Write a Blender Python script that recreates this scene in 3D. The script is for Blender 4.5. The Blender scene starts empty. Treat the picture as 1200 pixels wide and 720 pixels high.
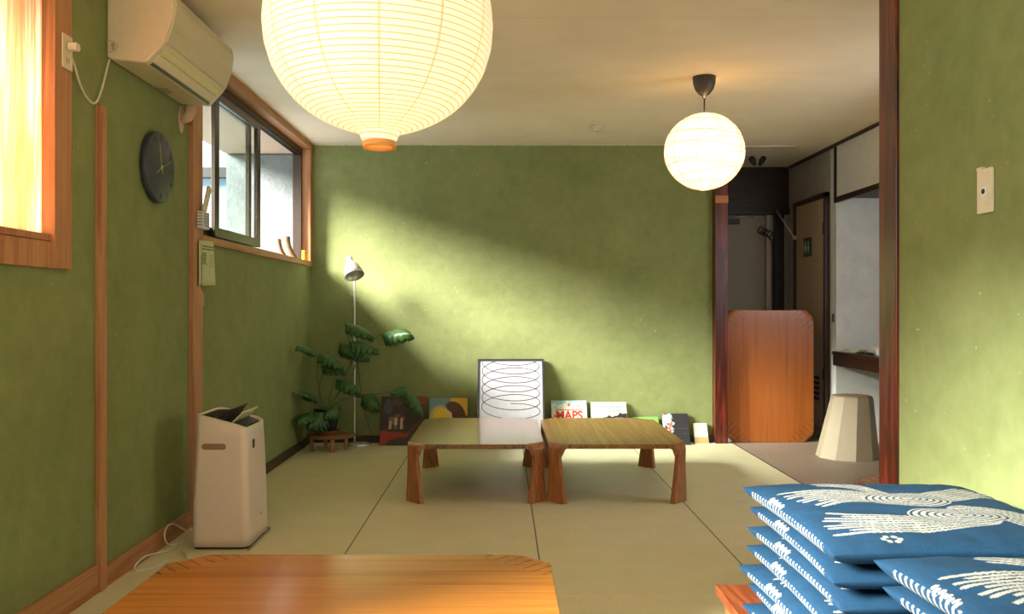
import bpy, bmesh, math, random
import numpy as np
from mathutils import Vector, Matrix
random.seed(7)
PI = math.pi
S = bpy.context.scene
COL = S.collection

# ------------------------------------------------------------------ camera, world, light, exposure
F, CX, CY, CH = 995.0, 588.5, 361.0, 1.12        # focal in px, vanishing point, camera height
def at(px, py, Y):
    return Vector(((px-CX)/F*Y, Y, CH+(CY-py)/F*Y))
cam_d = bpy.data.cameras.new('camera'); cam = bpy.data.objects.new('camera', cam_d); COL.objects.link(cam)
cam_d.sensor_width = 36; cam_d.lens = F/1200*36
cam_d.shift_x = 11.5/1200; cam_d.shift_y = 1.0/1200; cam_d.clip_start = .05
cam.location = (0, 0, CH); cam.rotation_euler = (PI/2, 0, 0)
S.camera = cam
S.view_settings.view_transform = 'Standard'; S.view_settings.look = 'None'
S.view_settings.gamma = 1; S.view_settings.use_curve_mapping = False
S.view_settings.exposure = 0.45

w = bpy.data.worlds.new('world'); S.world = w; w.use_nodes = True
bg = w.node_tree.nodes['Background']; bg.inputs[0].default_value = (.80, .90, 1, 1); bg.inputs[1].default_value = 1.9

def sun(name, d, col, e, ang):
    l = bpy.data.lights.new(name, 'SUN'); l.energy = e; l.color = col; l.angle = math.radians(ang)
    o = bpy.data.objects.new(name, l); COL.objects.link(o)
    o.rotation_euler = Vector(d).to_track_quat('-Z', 'Y').to_euler(); o.location = (-4, 2, 5); return o
def area(name, loc, d, sx, sy, col, e):
    l = bpy.data.lights.new(name, 'AREA'); l.shape = 'RECTANGLE'; l.size = sx; l.size_y = sy
    l.energy = e; l.color = col
    o = bpy.data.objects.new(name, l); COL.objects.link(o); o.location = loc
    o.rotation_euler = Vector(d).to_track_quat('-Z', 'Y').to_euler(); return o
sun('hazy_sun', (1, .44, -.60), (1, .975, .92), 38.0, 26)
area('rear_fill', (-.1, -1.9, 1.65), (0, 1, -.12), 2.4, 1.5, (1, .93, .82), 8)  # soft fill added unseen behind the camera
area('near_window_daylight', (-2.3, 1.6, 1.95), (1, .05, -.25), 1.7, .9, (1, .95, .92), 75)
w3 = area('side_fill', (-2.25, .75, 2.25), (1, .85, -.72), 1.1, .8, (1, .97, .90), 10); w3.data.spread = math.radians(110)  # added lamp outside the unseen opening, lights right wall, cushions and floor
area('kitchen_fill', (3.3, 4.6, 1.55), (-1, .8, -.25), 1.6, 1.0, (.93, .96, 1), 24)  # fill added out of view to brighten the nook, stool and right tatami

# ------------------------------------------------------------------ material helpers
def srgb(r, g, b):
    f = lambda c: (c/255/12.92) if c/255 <= .04045 else ((c/255+.055)/1.055)**2.4
    return (f(r), f(g), f(b), 1)
class NT:
    def __init__(s, name):
        s.m = bpy.data.materials.new(name); s.m.use_nodes = True
        s.t = s.m.node_tree; s.n = s.t.nodes; s.b = s.n['Principled BSDF']; s.out = s.n['Material Output']
    def node(s, kind, **kw):
        n = s.n.new(kind)
        for k, v in kw.items(): setattr(n, k, v)
        return n
    def link(s, a, b): s.t.links.new(a, b)
    def coord(s, scale=(1, 1, 1), which='Object', rot=(0, 0, 0)):
        tc = s.node('ShaderNodeTexCoord'); mp = s.node('ShaderNodeMapping')
        mp.inputs['Scale'].default_value = scale; mp.inputs['Rotation'].default_value = rot
        s.link(tc.outputs[which], mp.inputs[0]); return mp.outputs[0]
    def noise(s, vec, scale, detail=4, rough=.55, dist=0):
        n = s.node('ShaderNodeTexNoise'); n.inputs['Scale'].default_value = scale
        n.inputs['Detail'].default_value = detail; n.inputs['Roughness'].default_value = rough
        n.inputs['Distortion'].default_value = dist; s.link(vec, n.inputs['Vector']); return n.outputs[0]
    def ramp(s, fac, stops):
        r = s.node('ShaderNodeValToRGB'); e = r.color_ramp.elements
        while len(e) < len(stops): e.new(.5)
        for i, (p, c) in enumerate(stops): e[i].position = p; e[i].color = c
        s.link(fac, r.inputs[0]); return r.outputs[0]
    def mix(s, fac, a, b):
        m = s.node('ShaderNodeMix', data_type='RGBA')
        for i, v in ((0, fac), (6, a), (7, b)):
            if isinstance(v, (int, float, tuple)): m.inputs[i].default_value = v
            else: s.link(v, m.inputs[i])
        return m.outputs[2]
    def math(s, op, a, b=0, c=0):
        m = s.node('ShaderNodeMath', operation=op)
        for i, v in enumerate((a, b, c)):
            if isinstance(v, (int, float)): m.inputs[i].default_value = v
            else: s.link(v, m.inputs[i])
        return m.outputs[0]
    def bump(s, h, strength, dist=.01):
        b = s.node('ShaderNodeBump'); b.inputs['Strength'].default_value = strength
        b.inputs['Distance'].default_value = dist; s.link(h, b.inputs['Height'])
        s.link(b.outputs[0], s.b.inputs['Normal']); return b
    def set(s, col=None, rough=None, metal=None, spec=None, coat=None):
        for k, v in (('Base Color', col), ('Roughness', rough), ('Metallic', metal), ('Specular IOR Level', spec), ('Coat Weight', coat)):
            if v is None: continue
            if isinstance(v, (int, float, tuple)): s.b.inputs[k].default_value = v
            else: s.link(v, s.b.inputs[k])
        return s.m
def plain(name, rgb, rough=.5, metal=0, spec=.5, var=.06, scale=30):
    t = NT(name); c = srgb(*rgb); d = tuple(x*(1-var*2) for x in c[:3])+(1,)
    n = t.noise(t.coord(), scale, 3)
    t.set(t.ramp(n, [(.3, d), (.7, c)]), rough, metal, spec)
    return t.m
def wood(name, c1, c2, axis=0, scale=1.0, rough=.35, coat=0, ring=9, rw=1.15, st=.55, ds=.9):
    """grain runs along the local axis"""
    t = NT(name); sc = [8.0*scale]*3; sc[axis] = st*scale
    v = t.coord(tuple(sc))
    a = t.noise(v, 1.6, 6, .6, ds)
    rings = t.math('FRACT', t.math('MULTIPLY', a, ring))
    rings = t.math('ABSOLUTE', t.math('SUBTRACT', rings, .5))
    sc2 = [160.0*scale]*3; sc2[axis] = 3*scale
    fine = t.noise(t.coord(tuple(sc2)), 1, 3, .6)
    k = t.math('ADD', t.math('MULTIPLY', rings, rw), t.math('MULTIPLY', t.math('SUBTRACT', fine, .5), .55))
    k = t.math('ADD', k, t.math('MULTIPLY', t.math('SUBTRACT', a, .5), .6))
    col = t.ramp(k, [(.0, srgb(*c1)), (.62, srgb(*c2))])
    t.set(col, rough, 0, .5, coat); t.b.inputs['Coat Roughness'].default_value = .12
    t.bump(k, .12, .001)
    t.k = k; t.col = col
    return t
def plaster(name, c1, c2, bump=.5, scale=55, chips=False):
    t = NT(name); v = t.coord()
    big = t.noise(v, 2.2, 4, .6); fine = t.noise(v, scale, 6, .65); mid = t.noise(v, 14, 5, .6, .4)
    k = t.math('ADD', t.math('MULTIPLY', big, .6), t.math('MULTIPLY', mid, .4))
    col = t.ramp(k, [(.35, srgb(*c1)), (.65, srgb(*c2))])
    if chips:
        ch = t.math('GREATER_THAN', t.noise(v, 42, 2, .5), .755)
        col = t.mix(t.math('MULTIPLY', ch, .45), col, srgb(214, 208, 170))
        sp = t.node('ShaderNodeSeparateXYZ'); t.link(v, sp.inputs[0])
        edge = t.math('GREATER_THAN', t.math('ADD', sp.outputs[2], t.math('MULTIPLY', t.noise(v, 38, 4, .7), .022)), CEIL-.001+.008)
        col = t.mix(edge, col, srgb(226, 214, 190))
    t.set(col, .92, 0, .2)
    h = t.math('ADD', fine, t.math('MULTIPLY', mid, .7)); t.bump(h, bump, .004)
    return t.m
CEIL = 2.48

# ------------------------------------------------------------------ mesh helpers
class MB:
    def __init__(s): s.v = []; s.f = []; s.mi = []; s.smooth = []
    def add(s, vs, fs, mi=0, sm=False):
        b = len(s.v); s.v += [tuple(v) for v in vs]
        for f in fs: s.f.append([b+i for i in f]); s.mi.append(mi); s.smooth.append(sm)
        return s
    def box(s, x0, x1, y0, y1, z0, z1, mi=0, M=None):
        vs = [Vector((x, y, z)) for z in (z0, z1) for y in (y0, y1) for x in (x0, x1)]
        if M is not None: vs = [M @ v for v in vs]
        return s.add(vs, [(0, 2, 3, 1), (4, 5, 7, 6), (0, 1, 5, 4), (2, 6, 7, 3), (0, 4, 6, 2), (1, 3, 7, 5)], mi)
    def lathe(s, prof, n=32, c=(0, 0, 0), mi=0, cap=True, M=None, sm=True):
        vs = []; fs = []
        for r, z in prof:
            for k in range(n):
                a = 2*PI*k/n; p = Vector((c[0]+r*math.cos(a), c[1]+r*math.sin(a), c[2]+z)); vs.append(M @ p if M is not None else p)
        for i in range(len(prof)-1):
            for k in range(n):
                fs.append((i*n+k, i*n+(k+1) % n, (i+1)*n+(k+1) % n, (i+1)*n+k))
        s.add(vs, fs, mi, sm)
        if cap:
            b = len(s.v)-len(vs)
            s.f.append([b+k for k in range(n)][::-1]); s.mi.append(mi); s.smooth.append(False)
            s.f.append([b+(len(prof)-1)*n+k for k in range(n)]); s.mi.append(mi); s.smooth.append(False)
        return s
    def tube(s, pts, r, n=10, mi=0, closed=False):
        pts = [Vector(p) for p in pts]; N = len(pts); rs = r if isinstance(r, (list, tuple)) else [r]*N
        vs = []; fs = []; up = None
        for i, p in enumerate(pts):
            if closed: d = pts[(i+1) % N]-pts[i-1]
            else: d = pts[min(i+1, N-1)]-pts[max(i-1, 0)]
            d.normalize()
            if up is None: up = d.orthogonal().normalized()
            up = (up-d*up.dot(d))
            if up.length < 1e-6: up = d.orthogonal()
            up.normalize(); q = d.cross(up)
            for k in range(n):
                a = 2*PI*k/n; vs.append(p+(up*math.cos(a)+q*math.sin(a))*rs[i])
        for i in range(N if closed else N-1):
            j = (i+1) % N
            for k in range(n): fs.append((i*n+k, i*n+(k+1) % n, j*n+(k+1) % n, j*n+k))
        s.add(vs, fs, mi, True)
        if not closed:
            b = len(s.v)-len(vs)
            s.f.append([b+k for k in range(n)][::-1]); s.mi.append(mi); s.smooth.append(False)
            s.f.append([b+(N-1)*n+k for k in range(n)]); s.mi.append(mi); s.smooth.append(False)
        return s
    def prism(s, poly, axis, a0, a1, mi=0, sm=False):
        """poly: 2-D points in the two other axes (in order), extruded on axis"""
        def P(p, a):
            l = [p[0], p[1]]; l.insert(axis, a); return Vector(l)
        n = len(poly); vs = [P(p, a0) for p in poly]+[P(p, a1) for p in poly]
        fs = [[i, (i+1) % n, n+(i+1) % n, n+i] for i in range(n)]
        s.add(vs, fs, mi, sm); s.add(vs, [list(range(n))[::-1], [n+i for i in range(n)]], mi); return s
    def build(s, name, mats, parent=None, bevel=0, loc=None, seg=2):
        me = bpy.data.meshes.new(name); me.from_pydata(s.v, [], s.f)
        for m in (mats if isinstance(mats, (list, tuple)) else [mats]): me.materials.append(m)
        me.polygons.foreach_set('material_index', s.mi); me.polygons.foreach_set('use_smooth', s.smooth)
        bm = bmesh.new(); bm.from_mesh(me); bmesh.ops.remove_doubles(bm, verts=bm.verts, dist=1e-6)
        bmesh.ops.recalc_face_normals(bm, faces=bm.faces); bm.to_mesh(me); bm.free()
        o = bpy.data.objects.new(name, me); COL.objects.link(o)
        if parent is not None: o.parent = parent
        if loc is not None: o.location = loc
        if bevel:
            md = o.modifiers.new('bevel', 'BEVEL'); md.width = bevel; md.segments = seg; md.limit_method = 'ANGLE'; md.angle_limit = .6
        return o
def thing(name, label, cat, loc=(0, 0, 0), rot=(0, 0, 0), group=None):
    o = bpy.data.objects.new(name, None); COL.objects.link(o); o.empty_display_size = .1
    o.location = loc; o.rotation_euler = rot; o['label'] = label; o['category'] = cat
    if group: o['group'] = group
    return o
def tag(o, label, cat, group=None):
    o['label'] = label; o['category'] = cat
    if group: o['group'] = group
    return o
def struct(o): o['kind'] = 'structure'; return o
def children(o): return [c for c in bpy.data.objects if c.parent == o]
def copy_tree(o, parent=None):
    c = o.copy(); COL.objects.link(c)
    if parent is not None: c.parent = parent
    for ch in children(o): copy_tree(ch, c)
    return c
def text_mesh(txt, size, name, mat, parent, M, extrude=.0006, ax='CENTER', bold=0, sx=1):
    cu = bpy.data.curves.new(name, 'FONT'); cu.body = txt; cu.size = size; cu.extrude = extrude
    cu.align_x = ax; cu.align_y = 'CENTER'; cu.offset = bold; cu.resolution_u = 3
    tmp = bpy.data.objects.new(name, cu); COL.objects.link(tmp)
    bpy.context.view_layer.update()
    me = bpy.data.meshes.new_from_object(tmp.evaluated_get(bpy.context.evaluated_depsgraph_get()))
    bpy.data.objects.remove(tmp); bpy.data.curves.remove(cu)
    me.transform(M @ Matrix.Diagonal((sx, 1, 1, 1)))
    me.materials.clear(); me.materials.append(mat)
    o = bpy.data.objects.new(name, me); COL.objects.link(o); o.parent = parent
    return o
def rrect(hx, hy, r, n=6, cx=0, cy=0):
    p = []
    for (sx, sy, a0) in ((1, 1, 0), (-1, 1, PI/2), (-1, -1, PI), (1, -1, 1.5*PI)):
        for i in range(n+1):
            a = a0+PI/2*i/n; p.append((cx+sx*(hx-r)+r*math.cos(a), cy+sy*(hy-r)+r*math.sin(a)))
    return p

# ------------------------------------------------------------------ materials
M = {}
M['green'] = plaster('green_plaster', (124, 132, 82), (142, 149, 97), .45, 60, True)
M['ceiling'] = None
t = NT('ceiling_paper'); v = t.coord(); k = t.noise(v, 3, 4)
col = t.ramp(k, [(.3, srgb(238, 222, 194)), (.7, srgb(246, 232, 206))])
sp = t.node('ShaderNodeSeparateXYZ'); t.link(v, sp.inputs[0])
fy = t.math('FRACT', t.math('DIVIDE', t.math('ADD', sp.outputs[1], 9.3-4.815+.94*3), .94*1))
ln = t.math('LESS_THAN', fy, .004)
col = t.mix(t.math('MULTIPLY', ln, .35), col, srgb(150, 130, 105))
t.set(col, .9, 0, .2); t.bump(t.noise(v, 120, 4), .25, .002); M['ceiling'] = t.m

# tatami: half mats 0.88 m square, seams from X=-1.595 / Y=3.295
t = NT('tatami_rush'); v = t.coord(); sp = t.node('ShaderNodeSeparateXYZ'); t.link(v, sp.inputs[0])
ux = t.math('DIVIDE', t.math('ADD', sp.outputs[0], .715+.88*4), .88); uy = t.math('DIVIDE', t.math('SUBTRACT', sp.outputs[1], 3.295-.88*7), .88)
fx = t.math('FRACT', ux); fy = t.math('FRACT', uy)
chk = t.math('MODULO', t.math('ADD', t.math('FLOOR', ux), t.math('FLOOR', uy)), 2)
ex = t.math('MINIMUM', fx, t.math('SUBTRACT', 1, fx)); ey = t.math('MINIMUM', fy, t.math('SUBTRACT', 1, fy))
wa = t.noise(t.coord((420, 12, 1)), 1, 2); wb = t.noise(t.coord((12, 420, 1)), 1, 2)
weave = t.math('ADD', t.math('MULTIPLY', wa, chk), t.math('MULTIPLY', wb, t.math('SUBTRACT', 1, chk)))
k = t.math('ADD', t.math('MULTIPLY', weave, .7), t.math('MULTIPLY', t.noise(v, 5, 3), .3))
col = t.ramp(k, [(.25, srgb(202, 195, 156)), (.7, srgb(226, 219, 180))])
col = t.mix(t.math('MULTIPLY', t.math('LESS_THAN', ey, .0055), .55), col, srgb(228, 216, 178))
col = t.mix(t.math('MULTIPLY', t.math('LESS_THAN', ex, .0042), .85), col, srgb(58, 52, 36))
t.set(col, .5, 0, .4)
h = t.math('ADD', weave, t.math('MULTIPLY', t.math('GREATER_THAN', t.math('MINIMUM', ex, ey), .006), 1.5)); t.bump(h, .25, .0015)
M['tatami'] = t.m
t = NT('hall_vinyl'); v = t.coord(); k = t.noise(v, 60, 5)
col = t.ramp(k, [(.3, srgb(140, 122, 104)), (.7, srgb(163, 145, 126))])
sp = t.node('ShaderNodeSeparateXYZ'); t.link(v, sp.inputs[0])
ln = t.math('LESS_THAN', t.math('FRACT', t.math('DIVIDE', t.math('SUBTRACT', sp.outputs[1], 5.60), .9)), .008)
col = t.mix(t.math('MULTIPLY', ln, .6), col, srgb(95, 82, 70))
t.set(col, .55); M['vinyl'] = t.m
M['stucco'] = plaster('white_stucco', (196, 196, 192), (215, 215, 210), 1.0, 26)
M['hallgrey'] = plaster('grey_textured_wallpaper', (152, 148, 140), (168, 164, 156), .8, 60)
M['trimwood'] = wood('cedar_trim', (162, 104, 64), (206, 152, 102), 2, 1.0, .55, 0, 4, .7).m
M['trimwoodY'] = wood('cedar_trim_long', (158, 100, 60), (200, 148, 98), 1, 1.0, .55, 0, 4, .7).m
M['darkbase'] = plain('dark_baseboard', (62, 44, 30), .6)
M['post'] = wood('red_brown_post', (52, 16, 9), (122, 42, 24), 2, .9, .32, .3, 5).m
M['darkpanel'] = wood('dark_brown_panel', (38, 25, 18), (58, 40, 29), 0, .8, .5).m
M['doorbeige'] = plain('beige_door_skin', (186, 164, 138), .6)
M['doorgrey'] = plain('dull_door_skin', (150, 136, 112), .6)
M['white'] = plain('white_laminate', (228, 224, 214), .45)
M['alu'] = plain('bronze_aluminium', (72, 60, 50), .35, .6)
M['alulight'] = plain('pale_aluminium', (190, 180, 165), .35, .6)
M['chrome'] = plain('brushed_steel', (222, 218, 208), .42, .85)
M['plastic'] = plain('cream_plastic', (226, 212, 178), .4)
M['acplastic'] = plain('aged_white_plastic', (212, 200, 164), .42, var=.03)
M['acside'] = plain('aged_side_plastic', (222, 204, 172), .45, var=.03)
M['pinkplastic'] = plain('pinkish_plastic', (208, 172, 140), .5)
M['purifier'] = plain('off_white_plastic', (226, 206, 190), .33, var=.02)
M['rim'] = plain('pale_rim_plastic', (222, 216, 180), .35)
M['black'] = plain('black_plastic', (22, 22, 24), .4)
M['dark'] = plain('charcoal', (48, 46, 46), .5)
M['clock'] = plain('slate_blue_clock', (58, 62, 70), .45)
M['numeral'] = plain('dark_numeral', (22, 24, 30), .5)
M['brass'] = plain('pale_brass', (214, 198, 150), .35, .5)
M['cord'] = plain('white_cord', (222, 212, 192), .5)
M['cordgrey'] = plain('grey_cord', (170, 158, 138), .5)
M['terracotta'] = plain('terracotta', (156, 84, 48), .8)
M['soil'] = plain('soil', (46, 34, 26), .95, var=.3)
M['stem'] = plain('plant_stem', (92, 104, 46), .5)
M['root'] = plain('aerial_root', (60, 58, 34), .7)
t = NT('leaf_green'); v = t.coord((1, 1, 1), 'Generated')
t.set(t.ramp(t.noise(v, 6, 4), [(.3, srgb(42, 78, 34)), (.7, srgb(70, 108, 50))]), .42, 0, .5); M['leaf'] = t.m
M['paper'] = plain('white_paper', (232, 230, 226), .8)
M['ink'] = plain('black_ink', (30, 30, 32), .6)
M['greenpaper'] = plain('pale_green_paper', (200, 205, 150), .7)
M['yellow'] = plain('yellow_plastic', (240, 180, 20), .5)
M['soffit'] = plain('painted_soffit', (186, 160, 140), .8)
M['outwall'] = plaster('outdoor_stucco', (100, 104, 104), (126, 130, 130), 1.0, 45)
M['neighbour'] = plaster('neighbour_render', (150, 168, 180), (168, 184, 194), .4, 10)
M['bark'] = wood('bark_curl', (90, 64, 44), (150, 118, 90), 2, 6, .8).m
t = NT('window_glass'); t.n.remove(t.b)
tr = t.node('ShaderNodeBsdfTransparent'); gl = t.node('ShaderNodeBsdfGlossy'); gl.inputs['Roughness'].default_value = .02
lw = t.node('ShaderNodeLayerWeight'); lw.inputs[0].default_value = .5; mx = t.node('ShaderNodeMixShader')
tr.inputs[0].default_value = (.93, .96, .95, 1)
t.link(t.math('MULTIPLY', t.math('POWER', lw.outputs['Facing'], 4), .25), mx.inputs[0]); t.link(tr.outputs[0], mx.inputs[1]); t.link(gl.outputs[0], mx.inputs[2]); t.link(mx.outputs[0], t.out.inputs[0])
M['glass'] = t.m
# thin pine veneer that lets daylight through
tw = wood('pine_veneer', (222, 172, 126), (252, 242, 226), 2, .6, .6, 0, 5, 1.0)
tl = tw.node('ShaderNodeBsdfTranslucent'); tw.link(tw.col, tl.inputs[0]); mx = tw.node('ShaderNodeMixShader'); mx.inputs[0].default_value = .5
tw.link(tw.b.outputs[0], mx.inputs[1]); tw.link(tl.outputs[0], mx.inputs[2]); tw.link(mx.outputs[0], tw.out.inputs[0])
M['veneer'] = tw.m

def table_mat(name, c1, c2, L, W, rough=.22, coat=.5, rg_=4, rw_=.55):
    t = wood(name, c1, c2, 0, .9, rough, coat, rg_, rw=rw_, st=.2, ds=.25)
    tc = t.coord(); sp = t.node('ShaderNodeSeparateXYZ'); t.link(tc, sp.inputs[0])
    ax = t.math('ABSOLUTE', sp.outputs[0]); ay = t.math('ABSOLUTE', sp.outputs[1])
    q = t.math('ADD', t.math('SUBTRACT', ax, L/2), t.math('SUBTRACT', ay, W/2))      # 0 at the corner, negative inward
    wob = t.math('MULTIPLY', t.noise(tc, 9, 2), .035)
    msk = t.math('GREATER_THAN', t.math('ADD', q, wob), -.215)
    d = t.math('ADD', t.math('SUBTRACT', ax, ay), t.math('MULTIPLY', t.noise(tc, 16, 2), .02))
    st = t.math('ABSOLUTE', t.math('SUBTRACT', t.math('FRACT', t.math('DIVIDE', d, .058)), .5))
    st = t.math('LESS_THAN', st, .08)
    col = t.mix(t.math('MULTIPLY', t.math('MULTIPLY', msk, st), .55), t.col, srgb(84, 42, 18))
    t.link(col, t.b.inputs['Base Color']); return t.m

# ------------------------------------------------------------------ the room shell
XL, XR, YB = -1.60, 1.30, 7.08
def wbox(name, mat, *b, bevel=0):
    return struct(MB().box(*b).build(name, mat, bevel=bevel))
wbox('floor', M['tatami'], XL-.12, 1.905, -2.2, YB, -.06, 0)
wbox('floor_hall', M['vinyl'], 1.91, 3.6, 2.7, 8.4, -.06, -.002)
wbox('trim_1', M['darkbase'], 1.903, 1.912, 2.9, YB, -.06, .0015)
wbox('ceiling', M['ceiling'], XL-.12, 3.6, -2.2, 8.4, CEIL, CEIL+.1)
# left wall with two window openings and an added unseen one
W1 = (1.55, 3.0, 1.38, 2.32); W2 = (4.48, 7.0, 1.50, 2.435)
m = MB(); xa, xb = XL-.12, XL; W3 = (.15, 1.35, 1.0, 2.25)
m.box(xa, xb, -2.2, W3[0], 0, CEIL); m.box(xa, xb, W3[0], W3[1], 0, W3[2]); m.box(xa, xb, W3[0], W3[1], W3[3], CEIL); m.box(xa, xb, W3[1], W1[0], 0, CEIL); m.box(xa, xb, W1[0], W1[1], 0, W1[2]); m.box(xa, xb, W1[0], W1[1], W1[3], CEIL)
m.box(xa, xb, W1[1], W2[0], 0, CEIL); m.box(xa, xb, W2[0], W2[1], 0, W2[2]); m.box(xa, xb, W2[0], W2[1], W2[3], CEIL); m.box(xa, xb, W2[1], YB, 0, CEIL)
struct(m.build('wall_left', M['green']))
wbox('wall_back', M['green'], XL-.12, 1.754, YB, YB+.12, 0, CEIL)
wbox('wall_right', M['green'], XR, XR+.12, -2.2, 2.78, 0, CEIL)
m = MB(); m.box(XL, XR, -2.2, -2.1, 0, .85); m.box(XL, XR, -2.2, -2.1, 2.4, CEIL); m.box(XL, -1.3, -2.2, -2.1, .85, 2.4); m.box(1.1, XR, -2.2, -2.1, .85, 2.4)
struct(m.build('wall_front', M['green']))
wbox('wall_side', M['stucco'], XR+.12, 3.6, 2.6, 2.72, 0, CEIL)
wbox('trim_2', M['post'], 1.757, 1.862, 7.0, 7.2, 0, CEIL, bevel=.003)           # post at the hall opening
wbox('trim_3', M['post'], XR-.012, XR+.128, 2.78, 2.905, 0, CEIL, bevel=.004)     # post at the end of the right wall
wbox('trim_4', plain('new_wood_patch', (196, 120, 60), .5), 1.756, 1.863, 6.996, 7.0, 1.985, 2.045)
# hall
wbox('wall_hall_left', M['hallgrey'], 1.754, 1.84, 7.2, 8.4, 0, CEIL)
wbox('wall_hall_right', M['hallgrey'], 2.77, 2.9, 7.04+.12, 8.4, 0, CEIL)
wbox('wall_nook_back', M['stucco'], 2.77, 3.6, 7.04, 7.16, 0, CEIL)
wbox('wall_nook_right', M['stucco'], 3.48, 3.6, 2.72, 7.04, 0, CEIL)
m = MB(); m.box(1.84, 2.77, 8.25, 8.4, 2.06, CEIL); m.box(2.56, 2.77, 8.25, 8.4, 0, 2.06)
struct(m.build('wall_hall_back', M['hallgrey']))
wbox('trim_5', M['darkpanel'], 1.84, 2.77, 8.2, 8.25, 2.08, CEIL)                 # brown panel over the entrance
wbox('trim_6', plain('black_brown_lintel', (30, 20, 16), .5), 1.84, 2.77, 8.17, 8.25, 2.02, 2.08, bevel=.003)
wbox('trim_7', plain('dark_jamb', (28, 20, 18), .5), 2.63, 2.72, 8.19, 8.25, 0, 2.02)
wbox('trim_8', M['darkpanel'], 2.745, 2.77, 4.6, 8.2, CEIL-.025, CEIL-.001)
wbox('trim_9', plain('ceiling_patch_paper', (226, 214, 196), .9), 2.0, 2.50, 7.1, 7.22, CEIL-.012, CEIL-.001)
# entrance door
d = struct(MB().box(1.85, 2.56, 8.26, 8.30, 0, 2.05).build('door_1', M['doorgrey'], bevel=.003))
cl = MB().box(2.10, 2.30, 8.215, 8.255, 1.93, 1.985).build('door_closer', M['dark'], d, .006)
MB().tube([(2.2, 8.22, 1.99), (2.34, 8.21, 2.01), (2.44, 8.235, 2.0)], .007).build('closer_arm', M['chrome'], cl)
wbox('trim_10', M['doorbeige'], 2.56, 2.60, 8.23, 8.26, 0, 2.05)
m = MB(); m.tube([at(893, 273, 8.2), at(899, 276, 8.2), at(905, 283, 8.2), at(906, 300, 8.22), at(905.5, 330, 8.235), at(906, 366, 8.24), at(905, 420, 8.24)], .007)
for i in range(3):
    c = at(893+i*4, 270+i*2, 8.2); m.tube([c+Vector((.035*math.cos(a), .01, .028*math.sin(a))) for a in [2*PI*j/14 for j in range(14)]], .006, 6, closed=True)
tag(m.build('door_cable', M['black']), 'black cable coiled above and hanging down beside the entrance door', 'cable')
m = MB(); P0 = at(910, 247, 8.12); P1 = at(931, 279, 7.85)
m.tube([P0, P1], .008); m.lathe([(.004, -.02), (.018, -.015), (.018, .015), (.004, .02)], 12, P1)
tag(m.build('door_stay', M['chrome']), 'thin slanting metal rod on the hall wall beside the entrance door', 'rod')
m = MB(); m.box(-.012, 0, -.03, .03, -.07, .07)
tag(m.build('wall_latch', M['cordgrey'], loc=at(928.5, 346, 8.07)+Vector((0, 0, 0)), bevel=.004), 'small grey latch plate low on hall wall left of inner door', 'latch')
bpy.data.objects['wall_latch'].location.x = 2.769
# inner door in the hall's right wall
d = struct(MB().box(2.745, 2.769, 7.22, 7.93, .09, 2.06).build('door_2', M['doorbeige'], bevel=.003))
m = MB(); m.box(2.73, 2.77, 7.93, 7.97, 0, 2.1); m.box(2.73, 2.77, 7.18, 7.22, 0, 2.1); m.box(2.73, 2.77, 7.18, 7.97, 2.06, 2.1)
struct(m.build('trim_11', plain('maroon_door_frame', (58, 30, 22), .45)))
for z in (1.80, .55): MB().tube([(2.738, 7.235, z-.05), (2.738, 7.235, z+.05)], .009).build('hinge', M['dark'], d)
m = MB()
for i in range(5): m.box(2.738, 2.746, 7.35, 7.8, .32+i*.045, .345+i*.045)
m.build('vent_slats', M['dark'], d)
sg = thing('door_sign', 'small green sign with white pictograms on the inner hall door', 'sign', (2.744, 7.62, 1.665))
MB().box(-.008, 0, -.09, .09, -.085, .085).build('sign_plate', M['black'], sg, .003)
MB().box(-.0095, -.0075, -.072, .072, -.06, .06).build('sign_face', plain('sign_green', (52, 122, 58), .5), sg)
for y in (-.038, .038):                                   # two little figures
    m = MB()
    m.lathe([(.001, -.0005), (.011, 0), (.001, .0005)], 12, (0, 0, 0), 0, False, Matrix.Translation((-.0102, y, .035)) @ Matrix.Rotation(PI/2, 4, 'Y'))
    m.prism([(y-.013, -.045), (y+.013, -.045), (y+.017, .0), (y+.009, .021), (y-.009, .021), (y-.017, 0)] if y > 0 else [(y-.02, -.018), (y-.008, -.018), (y-.008, -.045), (y+.008, -.045), (y+.008, -.018), (y+.02, -.018), (y+.006, .021), (y-.006, .021)], 0, -.0105, -.0098)
    m.build('pictogram', M['paper'], sg)
# kitchen cupboard and counter beyond the post
cb = thing('wall_cupboard', 'white overhead cupboard with dark edging above the hallway counter', 'cupboard', (2.77, 5.8, 2.0))
MB().box(.012, .45, -1.2, 1.24, .03, .475).build('carcass', M['darkpanel'], cb)
MB().box(-.01, .012, -.45, 1.205, .035, .455).build('door', M['white'], cb, .002)
m = MB(); m.box(-.022, .012, 1.205, 1.238, -.01, .478); m.box(-.022, .012, -1.2, 1.238, -.01, .033); m.box(-.022, .012, -1.2, 1.238, .455, .478)
m.build('edging', plain('maroon_edging', (50, 26, 20), .5), cb)
ct = thing('counter', 'black-brown built-in counter shelf in the hallway nook', 'counter', (2.73, 5.8, .645))
MB().box(.0, .70, -1.2, 1.235, .085, .117).build('worktop', plain('dark_counter', (40, 30, 26), .3), ct, .003)
MB().box(.008, .04, -1.2, 1.235, 0, .084).build('front_rail', plain('dark_counter_rail', (34, 26, 22), .4), ct, .003)
rnd = random.Random(3)
labs = ['white crumpled paper packet on the dark hallway counter, nearest the post', 'clear-topped cream tray at the far left end of the counter', 'black utensil lying in front of the white packet', 'grey folded cloth between tray and packet on the counter']
m = MB(); m.prism([(-.07, 0), (.09, 0), (.11, .035), (.04, .06), (-.05, .045)], 0, -.1, .1)
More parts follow.
